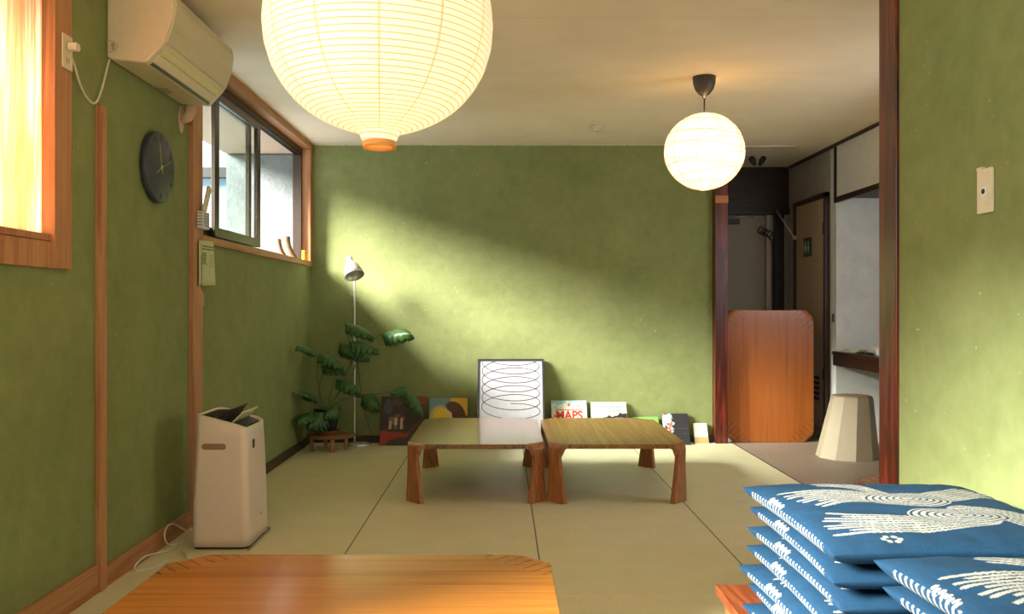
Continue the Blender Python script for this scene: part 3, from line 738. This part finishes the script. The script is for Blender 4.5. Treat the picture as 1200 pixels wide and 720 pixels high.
def smooth(pts, n=6):
    out = []
    for i in range(len(pts)-1):
        p0 = pts[max(i-1, 0)]; p1 = pts[i]; p2 = pts[i+1]; p3 = pts[min(i+2, len(pts)-1)]
        for k in range(n):
            t = k/n; out.append(.5*((2*p1)+(p2-p0)*t+(2*p0-5*p1+4*p2-p3)*t*t+(3*p1-p0-3*p2+p3)*t**3))
    return out+[pts[-1]]
MB().tube(smooth(pts), .0042, 8).build('cable', M['cord'], pg)
# clock
ck = thing('wall_clock', 'round slate-blue wall clock with pale hands on the left wall', 'clock', (XL, 3.90, 1.765))
RX = Matrix.Rotation(PI/2, 4, 'Y')
MB().lathe([(.155, 0.001), (.163, .006), (.163, .030), (.158, .034), (.01, .034)], 64, M=RX).build('face', M['clock'], ck)
FM = lambda y, z: Matrix.Translation((.0345, y, z)) @ Matrix(((0, 0, 1, 0), (1, 0, 0, 0), (0, 1, 0, 0), (0, 0, 0, 1)))
for h in range(1, 13):
    a = PI/2-h*PI/6; text_mesh(str(h), .036, 'numeral', M['numeral'], ck, FM(.132*math.cos(a), .132*math.sin(a)), .0004)
def hand(ang, l1, l0, w_, nm, zoff):
    d = Vector((math.cos(ang), math.sin(ang))); n = Vector((-d.y, d.x)); q = [d*-l0+n*w_, d*-l0-n*w_, d*l1-n*w_*.6, d*l1+n*w_*.6]
    MB().prism([(p.x, p.y) for p in q], 0, zoff, zoff+.001).build(nm, M['brass'], ck)
hand(math.radians(103), .112, .028, .0028, 'minute_hand', .037)
hand(math.radians(212), .062, .018, .0032, 'hour_hand', .0355)
hand(math.radians(22), .125, .01, .0010, 'second_hand', .0385)
MB().lathe([(.008, .034), (.008, .040), (.002, .041)], 16, M=RX).build('hub', M['brass'], ck)
# remote control in its paper holder, notice sheet
hd = thing('remote_control_holder', 'paper-wrapped remote holder with handwriting on the window batten', 'holder', (XL+.026, 4.42, 1.575))
MB().box(.001, .035, -.05, .05, -.045, .045).build('pocket', M['paper'], hd, .004)
ink = plain('blue_grey_ink', (70, 74, 84), .6)
def scribble(par, nm, y0, y1, z0, z1, rows, x, seed, mat):
    r = random.Random(seed); m = MB()
    for i in range(rows):
        z = z1-(z1-z0)*(i+.5)/rows; y = y0
        while y < y1:
            l = r.uniform(.004, .010); m.box(x, x+.0006, y, min(y+l, y1), z-.0035*r.uniform(.5, 1.3), z+.003); y += l+r.uniform(.003, .006)
    return m.build(nm, mat, par)
scribble(hd, 'handwriting', -.042, .044, -.035, .038, 6, .0352, 1, ink)
m = MB()
rr_ = random.Random(4)
for i in range(5):
    z = .034-i*.015
    for k in range(3): m.box(.004+k*.01, .010+k*.01, -.0508, -.0501, z-.003, z+.003)
m.build('side_handwriting', ink, hd)
rc = thing('remote_control', 'pale remote control standing tilted in the paper holder', 'remote control', (XL+.045, 4.425, 1.63), (0, 0, 0))
Mr = Matrix.Rotation(-.30, 4, 'X') @ Matrix.Rotation(.1, 4, 'Y')
rc.matrix_world = Matrix.Translation((XL+.044, 4.43, 1.622)) @ Mr
MB().box(-.006, .008, -.022, .022, 0, .14).build('case', M['plastic'], rc, .004)
MB().box(.0082, .0088, -.016, .016, .09, .125).build('display', M['greenpaper'], rc)
ns = thing('notice_sheet', 'pale green printed sheet pinned below the remote holder', 'paper sheet', (XL+.03, 4.44, 1.365))
m = MB(); g = 10; vs = []
for i in range(g+1):
    for j in range(g+1):
        u = i/g; v_ = j/g; y = -.055+u*.22; z = -.13+v_*.235-.04*u*0; x = .004+.03*math.sin(u*PI)*.3+.012*(1-v_)*u
        vs.append((x, y, z-.02*u+.028*u))
m.add(vs, [(i*(g+1)+j, (i+1)*(g+1)+j, (i+1)*(g+1)+j+1, i*(g+1)+j+1) for i in range(g) for j in range(g)], 0, True)
o = m.build('sheet', M['greenpaper'], ns); sdm = o.modifiers.new('s', 'SOLIDIFY'); sdm.thickness = .001; sdm.offset = 0
scribble(ns, 'print', -.04, .13, .055, .085, 2, .0175, 3, M['dark']); scribble(ns, 'print_block', -.04, .02, -.02, .045, 6, .0165, 5, M['dark']); scribble(ns, 'print_column', .06, .13, -.03, .04, 5, .0185, 8, M['cordgrey'])
MB().tube([(.01, -.035, .03), (.011, -.035, -.13), (.012, -.035, -.155)], .0015, 6).build('string', M['dark'], ns)
tag(MB().box(XL+.0005, XL+.02, 4.472, 4.505, 1.13, 1.20).build('small_block', M['trimwood'], bevel=.003), 'small wooden peg block on the wall under the notice sheet', 'block')
# bark curls and yellow tag on the sill
def curl(name, label, Y, h, w_, off, mat, x=XL-.012):
    m = MB(); n = 14; vs = []
    for i in range(n+1):
        q = i/n; xx = x-off*(1-(1-q)**1.8); z = 1.504+h*q; wd = w_*(.72+.28*q)
        for s, yo in ((-1, .004), (0, -.008), (1, .004)): vs.append((xx+s*wd/2, Y+yo-.02*math.sin(q*2.5), z-.010*s*q))
    m.add(vs, [(i*3+k, (i+1)*3+k, (i+1)*3+k+1, i*3+k+1) for i in range(n) for k in range(2)], 0, True)
    o = m.build(name, mat); md = o.modifiers.new('s', 'SOLIDIFY'); md.thickness = .005
    return tag(o, label, 'bark')
curl('bark_curl', 'shorter curved bark strip on the sill, left of two', 6.28, .13, .05, .045, M['bark'])
curl('bark_curl', 'taller curved bark strip on the sill, right of two', 6.58, .175, .075, .065, M['bark'])
tag(MB().box(XL-.02, XL+.005, 6.86, 6.92, 1.504, 1.585).build('yellow_box', M['yellow'], bevel=.003), 'tiny bright yellow box in the right corner of the window sill', 'box')

# ------------------------------------------------------------------ air purifier
ap = thing('air_purifier', 'tall off-white air purifier standing on the tatami by the left wall', 'air purifier', (-1.308, 4.10, 0))
HX, HY = .135, .172
def ztop(x): return .585-.035*(x/HX)-.020*(x/HX)**2+.018
m = MB(); N = 4*9; lv = [(0.012, .0), (.06, .0), (.2, .003), (.4, .009), (.52, .014)]
rings = []
for z, ins in lv: rings.append([Vector((x, y, z)) for x, y in rrect(HX-ins, HY-ins, .034, 8)])
top = rrect(HX-.016, HY-.016, .034, 8); rings.append([Vector((x, y, ztop(x)-.004)) for x, y in top])
rings.append([Vector((x*.985, y*.985, ztop(x))) for x, y in top]); rings.append([Vector((x*.93, y*.94, ztop(x)-.001)) for x, y in top])
rings.append([Vector((x*.92, y*.93, ztop(x)-.012)) for x, y in top])
vs = [p for r in rings for p in r]; N = len(rings[0])
m.add(vs, [(i*N+k, i*N+(k+1) % N, (i+1)*N+(k+1) % N, (i+1)*N+k) for i in range(len(rings)-1) for k in range(N)], 0, True)
m.add(vs, [list(range(N))[::-1]]); m.add(vs, [[(len(rings)-1)*N+k for k in range(N)]])
m.build('body', M['purifier'], ap)
m = MB(); m.prism(rrect(HX-.008, HY-.008, .03, 8), 2, 0, .0125); m.build('base', M['black'], ap)
m = MB()                                            # rim line
rp = [Vector((x*.985, y*.985, ztop(x)+.001)) for x, y in top]; m.tube(rp, .0035, 8, closed=True); m.build('top_rim', M['rim'], ap)
m = MB()
x0, x1 = -.108, -.01
m.add([Vector((x, y, ztop(x)-.008)) for x, y in ((x0, -.13), (x1, -.13), (x1, .13), (x0, .13))]+[Vector((x, y, ztop(x)-.003)) for x, y in ((x0, -.13), (x1, -.13), (x1, .13), (x0, .13))], [(3, 2, 1, 0), (4, 5, 6, 7), (0, 1, 5, 4), (1, 2, 6, 5), (2, 3, 7, 6), (3, 0, 4, 7)])
for i in range(15):
    y = -.122+i*.0172; m.box(x0+.005, x1-.004, y, y+.005, ztop(-.06)-.006, ztop(-.06)+.000)
m.build('intake_grille', M['dark'], ap)
m = MB(); m.prism([(-.0, ztop(0)-.03), (.095, ztop(.095)-.03), (.095, ztop(.095)-.0065), (0, ztop(0)-.0065)], 1, -.135, .135); m.build('outlet_opening', M['black'], ap)
for (xx, l_, a, nm) in ((.004, .062, .95, 'louver'), (.045, .066, .78, 'louver')):
    mm = Matrix.Translation((xx, 0, ztop(xx)-.006)) @ Matrix.Rotation(-a, 4, 'Y')
    MB().box(0, l_, -.128, .128, -.0025, .0025, M=mm).build(nm, M['dark'] if xx < .02 else M['rim'], ap, .001)
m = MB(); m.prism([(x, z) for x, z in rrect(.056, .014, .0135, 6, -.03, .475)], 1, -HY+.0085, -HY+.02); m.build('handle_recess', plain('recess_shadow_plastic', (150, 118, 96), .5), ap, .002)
m = MB(); m.box(HX-.0105, HX-.0085, -.075, -.045, .455, .495); m.build('sensor_window', M['dark'], ap)
m = MB(); m.box(HX-.0015, HX+.0002, .015, .055, .118, .125); m.build('badge', M['cordgrey'], ap)
# purifier cord on the floor
def floor_pts(l, z=.005):
    out = []
    for x, y in l:
        p = Vector(((x-CX)/(y-CY)*(CH-z), F*(CH-z)/(y-CY), z))
        if p.x < XL+.025: Y = F*-(XL+.025)/(CX-x); p = Vector((XL+.025, Y, CH+(CY-y)/F*Y))   # rests against the baseboard
        out.append(p)
    return out
p = floor_pts([(222, 655), (215, 647), (216, 640), (211, 635), (207, 641), (196, 646), (180, 649.5), (169, 653), (158, 664), (161, 669), (176, 667), (188, 663), (196, 657)])
p2 = floor_pts([(213, 637), (198, 638.5), (193, 630), (195, 619), (202, 614.5), (212, 619), (222, 624.5)], .006)
m = MB(); m.tube(smooth(p), .0045, 8); m.tube(smooth(p2), .0045, 8)
tag(m.build('electric_cable', M['cord']), 'tangled thin white cord on the floor left of the purifier', 'cord')
p = floor_pts([(291, 645), (300, 637), (308, 628.5), (315, 621.5), (316, 619), (312, 618.5)], .005)
tag(MB().tube(smooth(p), .004, 8).build('electric_cable', M['cordgrey']), 'short grey cord loop on the floor right of the purifier', 'cord')

# ------------------------------------------------------------------ back wall row
# floor lamp
LX, LY = -1.165, 6.90
fl = thing('floor_lamp', 'slim steel floor lamp with tilted bell shade in the corner', 'lamp', (LX, LY, 0))
MB().lathe([(.093, .0005), (.095, .006), (.093, .02), (.02, .024)], 40).build('base', M['chrome'], fl)
PX = -.035
hx = .0
MB().tube(smooth([Vector((PX, 0, .02)), Vector((PX, 0, .6)), Vector((PX, 0, 1.30)), Vector((PX, .0, 1.42)), Vector((PX-.0, -.01, 1.475)), Vector((PX-.005, -.035, 1.495)), Vector((PX-.012, -.065, 1.475))]), .0075, 12).build('pole', M['chrome'], fl)
dirv = Vector((.32, -.42, -.85)).normalized(); q = dirv.to_track_quat('Z', 'Y').to_matrix().to_4x4()
mm = Matrix.Translation((PX-.02, -.075, 1.49)) @ q
MB().lathe([(.020, -.045), (.026, -.035), (.026, .0), (.042, .02), (.060, .05), (.072, .09), (.080, .135), (.0775, .135), (.068, .09), (.055, .05), (.03, .02)], 36, M=mm, cap=True).build('shade', M['chrome'], fl)
MB().lathe([(.012, .02), (.028, .05), (.03, .07), (.012, .09)], 16, M=mm).build('bulb', M['paper'], fl)
# stool with plant
ps_ = thing('plant_stool', 'low rough wooden stool carrying the potted plant', 'stool', (-1.36, 6.68, 0))
m = MB(); po = []
for k in range(20):
    a = 2*PI*k/20; r = 1+.05*math.sin(3*a+1)+.03*math.sin(5*a); po.append((.19*r*math.cos(a), .14*r*math.sin(a)))
m.prism(po, 2, .10, .132); m.build('seat', wood('stool_wood', (98, 62, 34), (146, 100, 58), 0, 2, .6).m, ps_, .005)
for (x, y) in ((.045, -.11), (.12, .06), (-.13, -.04), (-.05, .10)):
    MB().lathe([(.016, 0), (.017, .10)], 14, (x, y, 0)).build('leg', M['trimwood'], ps_)
pp = thing('potted_plant', 'leafy split-leaf plant in a black pot on the low stool', 'plant', (-1.375, 6.66, .133))
MB().lathe([(.088, 0), (.092, .028), (.096, .03), (.086, .03), (.07, .006)], 32).build('saucer', M['terracotta'], pp)
MB().lathe([(.068, .008), (.078, .06), (.094, .15), (.102, .195), (.106, .20), (.097, .20), (.092, .185)], 32).build('pot', M['black'], pp)
MB().lathe([(.091, .178), (.06, .186), (.02, .188)], 24).build('soil', M['soil'], pp)
PO = Vector(pp.location)
def leaf(b, tpt, wd, up=Vector((0, -.45, 1)), droop=.18, lobes=5):
    b = Vector(b)-PO; e = Vector(tpt)-PO; ax = e-b; L = ax.length; ax.normalize()
    side = ax.cross(up).normalized(); nr = side.cross(ax).normalized()
    vs = []; fs = []
    ns = lobes*4; nr_ = 5
    def P(s, l, sgn):                # s along midrib, l fraction outwards
        ww = wd/2*(math.sin(PI*min(1, s**.62*.97+.03)))**.75*1.05
        fwd = L*(.22*l*(1-s))-(.10*L*l if s < .12 else 0)
        k_ = (s*lobes) % 1
        cut = 1-.62*max(0, l-.35)/.65*(1 if min(k_, 1-k_) < .15 and .08 < s < .93 else 0)
        p = b+ax*(L*s+fwd*.8)+side*sgn*ww*l*cut-nr*(droop*L*(s-.35)**2*1.3+wd*.32*l*l)
        return p
    for sgn in (1, -1):
        base = len(vs)
        for i in range(ns+1):
            for j in range(nr_): vs.append(P(i/ns, j/(nr_-1), sgn))
        for i in range(ns):
            for j in range(nr_-1):
                q = (base+i*nr_+j, base+(i+1)*nr_+j, base+(i+1)*nr_+j+1, base+i*nr_+j+1); fs.append(q)
    m = MB(); m.add(vs, fs, 0, True); o = m.build('leaf', M['leaf'], pp)
    md = o.modifiers.new('s', 'SOLIDIFY'); md.thickness = .0014
def stem(pts, r=.004, nm='stem', mat=None):
    MB().tube(smooth([Vector(p)-PO for p in pts]), r, 8).build(nm, mat or M['stem'], pp)
top = at(381, 482, 6.66)
A = at
LV = [((446, 391, 6.80), (479, 388, 6.62), .19, (.1, -1.2, 1)), ((404, 378, 6.72), (438, 391, 6.62), .15, (0, -.5, 1)), ((409, 400, 6.66), (444, 406, 6.60), .17, (.1, -.6, 1)),
      ((397, 402, 6.75), (415, 419, 6.70), .13, (-.4, -1, .8)), ((411, 410, 6.74), (433, 419, 6.70), .12, (0, -1, 1)), ((374, 414, 6.56), (349, 402, 6.36), .13, (-.1, -.4, 1)),
      ((372, 413, 6.66), (404, 427, 6.60), .14, (0, -.4, 1)), ((375, 428, 6.70), (404, 433, 6.62), .12, (0, -.7, 1)), ((393, 443, 6.70), (423, 458, 6.58), .14, (.2, -.7, 1)),
      ((370, 466, 6.72), (352, 454, 6.44), .14, (-.1, -1.1, 1)), ((424, 463, 6.86), (444, 478, 6.80), .15, (.1, -1.2, .8)), ((476, 452, 6.74), (458, 459, 6.66), .10, (0, -.6, 1)),
      ((474, 455, 6.74), (497, 485, 6.62), .13, (.5, -1, .7)), ((366, 482, 6.60), (350, 490, 6.34), .14, (-.1, -1.1, .8)), ((382, 483, 6.56), (360, 500, 6.46), .20, (0, -1.5, .6)), ((396, 476, 6.60), (380, 488, 6.50), .13, (0, -1.4, .8))]
for b, e, wd, up in LV: leaf(A(*b), A(*e), wd, Vector(up))
stem([top, A(374, 460, 6.68), A(378, 440, 6.70), A(384, 431, 6.70), A(388, 424, 6.68)], .006)
stem([A(377, 470, 6.68), A(372, 440, 6.66), A(374, 414, 6.64)]); stem([top, A(396, 462, 6.72), A(404, 445, 6.76), A(412, 425, 6.8), A(416, 410, 6.80)], .007)
stem([A(412, 440, 6.78), A(421, 418, 6.8), A(434, 402, 6.8), A(446, 391, 6.80)], .0045); stem([A(414, 418, 6.8), A(410, 402, 6.76), A(404, 378, 6.72)])
stem([A(415, 415, 6.8), A(411, 408, 6.74), A(409, 400, 6.66)]); stem([A(415, 412, 6.8), A(406, 405, 6.77), A(397, 402, 6.75)], .003)
stem([A(385, 472, 6.68), A(389, 455, 6.7), A(393, 443, 6.7)]); stem([top, A(398, 470, 6.76), A(424, 463, 6.86)], .005); stem([A(424, 463, 6.86), A(448, 461, 6.84), A(465, 458, 6.78), A(476, 453, 6.74)], .0035)
stem([A(376, 476, 6.68), A(372, 470, 6.7), A(370, 466, 6.72)], .003); stem([A(378, 480, 6.64), A(371, 479, 6.62), A(366, 482, 6.60)], .003); stem([A(384, 480, 6.62), A(384, 478, 6.58), A(382, 483, 6.56)], .003); stem([A(388, 478, 6.64), A(393, 473, 6.62), A(396, 476, 6.6)], .003)
stem([A(382, 440, 6.7), A(377, 432, 6.7), A(375, 428, 6.70)], .003)
stem([A(418, 412, 6.82), A(421, 440, 6.9), A(424, 470, 6.94), A(430, 492, 6.94), A(437, 513, 6.93)], .0025, 'aerial_root', M['root'])

# leaning flat things: builder with painted cover grid
def leaning(name, label, cat, x0, x1, h, ybot, thick, group=None, mat=None, cover=None, res=(60, 60), lean=None, face='cover', zmat=None):
    """bottom edge on the floor at ybot, top touching the wall"""
    ang = lean if lean is not None else math.asin(min(.6, (YB-.004-thick-ybot)/h))
    o = thing(name, label, cat, ((x0+x1)/2, ybot, .0005), (-ang, 0, 0), group); W = x1-x0
    MB().box(-W/2, W/2, 0, thick, 0, h).build('body', mat or M['dark'], o, .002)
    if cover:
        m = MB(); nx, nz = res; vs = []; cols = []
        for i in range(nx+1):
            for j in range(nz+1):
                u, v_ = i/nx, j/nz; vs.append((-W/2+.002+(W-.004)*u, -.0008, .002+(h-.004)*v_)); cols.append(cover(u, v_))
        m.add(vs, [(i*(nz+1)+j, (i+1)*(nz+1)+j, (i+1)*(nz+1)+j+1, i*(nz+1)+j+1) for i in range(nx) for j in range(nz)])
        c = m.build(face, cover_mat, o)
        me = c.data; at2 = me.color_attributes.new('paint', 'FLOAT_COLOR', 'POINT')
        buf = []
        for cc in cols: buf += list(srgb(*cc))
        at2.data.foreach_set('color', buf)
    return o, W, h
t = NT('printed_cover'); a_ = t.node('ShaderNodeAttribute', attribute_name='paint'); t.set(a_.outputs['Color'], .35, 0, .5); cover_mat = t.m
FRONT = lambda x, z, y=-.0014: Matrix.Translation((x, y, z)) @ Matrix.Rotation(PI/2, 4, 'X')
def hsh(i, j, s=0): return random.Random(i*7919+j*104729+s*13).random()
def blob(u, v, cx, cy, rx, ry, rot=0):
    dx, dy = u-cx, v-cy; c, s = math.cos(rot), math.sin(rot); return ((dx*c+dy*s)/rx)**2+((-dx*s+dy*c)/ry)**2 < 1
def cov1(u, v):
    if v < .30-.10*u and u < .62 and not blob(u, v, .62, .0, .5, .17): return (150, 44, 34)
    if u > .80 and v > .84: return (140, 50, 38)
    if abs((v-.18)-(u-.55)*.9) < .035 and .5 < u < .97: return (96, 48, 36)
    if .17 < u < .52 and .33 < v < .62:
        k = hsh(int(u*16), int(v*12)); return (196, 168, 140) if k > .62 and v < .56 else (70, 52, 44) if k > .3 else (120, 96, 82)
    if blob(u, v, .16, .78, .10, .16): return (72, 76, 84)
    if blob(u, v, .36, .88, .12, .08): return (88, 66, 56)
    k = hsh(int(u*9), int(v*9), 2); return (52+int(14*k), 42+int(10*k), 36+int(8*k))
def cov2(u, v):
    if blob(u, v, .64, .80, .21, .12, -.2) or blob(u, v, .78, .62, .17, .30, .45) or blob(u, v, .9, .42, .2, .22): 
        return (84, 52, 34)
    if abs((v-.62)+(u-.52)*1.15) < .13 and .44 < u < .90 and v > .2: return (206, 172, 132)
    if v > .78 and u > .55 or (u > .80 and v > .5): return (216, 168, 44)
    if blob(u, v, .33, .50, .22, .28): return (220, 184, 30)
    if blob(u, v, .28, .48, .28, .36): return (182, 170, 96)
    if v > .72: return (110, 138, 136)
    return (150, 146, 104)
def cov_maps(u, v):
    if .12 < u < .88 and .52 < v < .80: 
        if not (.14 < u < .86 and .535 < v < .785): return (222, 120, 90)
        return (244, 240, 226)
    if blob(u, v, .5, .86, .34, .08): return (242, 238, 222)
    k = hsh(int(u*14), int(v*16), 5)
    if blob(u, v, .06, .62, .07, .2) or blob(u, v, .93, .2, .08, .15): return (236, 228, 200) if k < .7 else (208, 96, 70)
    if v < .2: return (236, 222, 176) if k > .5 else (160, 208, 206)
    return (168, 214, 212) if k < .85 else (224, 228, 206)
def cov_bw(u, v):
    e = .58+.17*u+.02*math.sin(u*17)+.012*math.sin(u*41)
    if v < e: return (44, 42, 44)
    return (196, 190, 174)
def cov_green(u, v): return (120, 214, 84) if v > .5 else (236, 238, 220)
def cov_black(u, v):
    if u < .47-.1*(v > .86) and v > .12:
        k = hsh(int(u*13), int(v*16), 9)
        if blob(u, v, .12, .84, .2, .12): return (232, 230, 222)
        if u < .40+.06*math.sin(v*30): return [(226, 222, 210), (210, 104, 78), (92, 140, 140), (232, 228, 220), (66, 64, 60)][int(k*5)]
    return (46, 44, 46)
def cov_small(u, v):
    if v < .34: return (196, 156, 100)
    if .2 < u and .46 < v < .93: return (226, 204, 196)
    return (240, 228, 208)
leaning('wall_picture', 'dark painted panel with red corner leaning by the plant', 'picture', -1.00, -.63, .415, 6.90, .02, cover=cov1, face='painting')
leaning('wall_picture', 'square picture of brown and yellow shapes leaning left of the poster', 'picture', -.605, -.285, .40, 6.915, .012, cover=cov2, face='painting', res=(70, 70))
o, W, H = leaning('framed_poster', 'white poster of stacked spiral loops in a dark frame', 'poster', -.205, .345, .76, 6.74, .022, mat=M['dark'])
# frame ring + sheet + drawn line
fw = .016
m = MB(); m.box(-W/2, -W/2+fw, -.010, 0, 0, H); m.box(W/2-fw, W/2, -.010, 0, 0, H); m.box(-W/2+fw, W/2-fw, -.010, 0, 0, fw); m.box(-W/2+fw, W/2-fw, -.010, 0, H-fw, H)
m.build('frame', M['dark'], o, .0015)
MB().box(-W/2+fw, W/2-fw, -.002, 0, fw, H-fw).build('print', plain('print_paper', (180, 180, 182), .6), o)
m = MB(); pts = []
zc0 = .115
for i in range(0, 1400):
    th = i/1400*2*PI*8.2
    pts.append((.236*math.sin(th), -.0026, .29+.077*th/(2*PI)-.0-.084*-math.cos(th)))
seg = []
for p_ in pts:
    if p_[2] < H-fw-.004 and p_[2] > fw: seg.append(p_)
    else:
        if len(seg) > 4: m.tube(seg, .0025, 5)
        seg = []
if len(seg) > 4: m.tube(seg, .0026, 5)
m.build('spiral_line', M['ink'], o)
o, W, H = leaning('picture_book', 'large pale blue book titled MAPS leaning against the back wall', 'book', .405, .70, .40, 6.86, .022, 'books leaning on the back wall', M['paper'], cov_maps, (70, 84))
mred = plain('title_red', (206, 62, 40), .5)
text_mesh('MAPS', .105, 'title', mred, o, FRONT(0, H*.66), .0006, bold=.0035, sx=.86)
m = MB(); m.lathe([(.004, 0), (.014, .0006)], 12, M=FRONT(0, H*.90)); m.lathe([(.002, 0), (.008, .0006)], 12, M=FRONT(.075, H*.875)); m.build('cover_motif', plain('motif_orange', (214, 134, 84), .5), o)
o, W, H = leaning('picture_book', 'cream and black book with pale blue title, right of the MAPS book', 'book', .735, 1.03, .385, 6.87, .02, 'books leaning on the back wall', M['paper'], cov_bw, (90, 90))
mbl = plain('title_blue', (84, 158, 172), .5)
text_mesh('BOUNDARY', .036, 'title', mbl, o, FRONT(.03, H*.88), .0006, sx=.95); text_mesh('WATERS', .036, 'title', mbl, o, FRONT(.06, H*.785), .0006, sx=.95)
text_mesh('~~~~', .03, 'small_print', M['paper'], o, FRONT(.08, H*.63), .0006, bold=.001)
leaning('picture_book', 'bright green and white book mostly hidden behind the right table', 'book', 1.085, 1.295, .265, 6.90, .014, 'books leaning on the back wall', M['paper'], cov_green, (20, 20))
o, W, H = leaning('picture_book', 'black book with colourful picture strip down its left side', 'book', 1.325, 1.54, .272, 6.93, .022, 'books leaning on the back wall', M['dark'], cov_black, (60, 70))
text_mesh('————', .02, 'small_print', plain('print_mauve', (140, 110, 110), .5), o, FRONT(.055, H*.52), .0005); text_mesh('——', .016, 'small_print', plain('print_grey', (130, 130, 128), .5), o, FRONT(.07, H*.36), .0005)
o, W, H = leaning('small_book', 'small pink and cream booklet next to the hallway post', 'book', 1.585, 1.70, .185, 6.97, .016, 'books leaning on the back wall', M['paper'], cov_small, (30, 40))
wbox('trim_14', M['white'], .62, 1.757, 6.965, 7.045, 0, .004)

# ------------------------------------------------------------------ faceted stool beyond the post
st = thing('faceted_stool', 'beige many-sided tapering stool standing on the hallway floor', 'stool', (2.60, 6.40, -.002))
m = MB(); n = 10; ph = -PI/2-.12
def ring(cx, r, z): return [Vector((cx+r*math.cos(ph+2*PI*k/n), r*math.sin(ph+2*PI*k/n), z)) for k in range(n)]
rg = [ring(-.0, .225, 0), ring(.035, .150, .44), ring(.035, .146, .455), ring(.035, .138, .457)]
vs = [p for r in rg for p in r]
m.add(vs, [(i*n+k, i*n+(k+1) % n, (i+1)*n+(k+1) % n, (i+1)*n+k) for i in range(3) for k in range(n)]); m.add(vs, [list(range(n))[::-1], [3*n+k for k in range(n)]])
m.build('shell', plain('kraft_board', (186, 170, 144), .5, 0, .5, .03), st)
m = MB(); vs = ring(.035, .142, .4575)+ring(.035, .142, .463); m.add(vs, [[k for k in range(n)][::-1], [n+k for k in range(n)]]+[(k, (k+1) % n, n+(k+1) % n, n+k) for k in range(n)])
m.build('seat', plain('kraft_seat', (176, 152, 120), .6), st)

# ------------------------------------------------------------------ light switch on the right wall
sw = thing('light_switch', 'cream wall switch plate with one round button on the right wall', 'switch', (XR, 2.275, 1.434))
MB().box(-.009, -.0005, -.036, .036, -.06, .06).build('cover_plate', M['plastic'], sw, .003)
MB().box(-.011, -.009, -.012, .012, -.016, .012).build('button_surround', M['paper'], sw, .001)
MB().lathe([(.007, 0), (.007, .002), (.003, .0025)], 20, M=Matrix.Translation((-.011, 0, -.002)) @ Matrix.Rotation(-PI/2, 4, 'Y')).build('button', M['dark'], sw)
MB().box(-.0095, -.0005, .008, .036, .058, .066).build('plate_tab', M['plastic'], sw, .001)
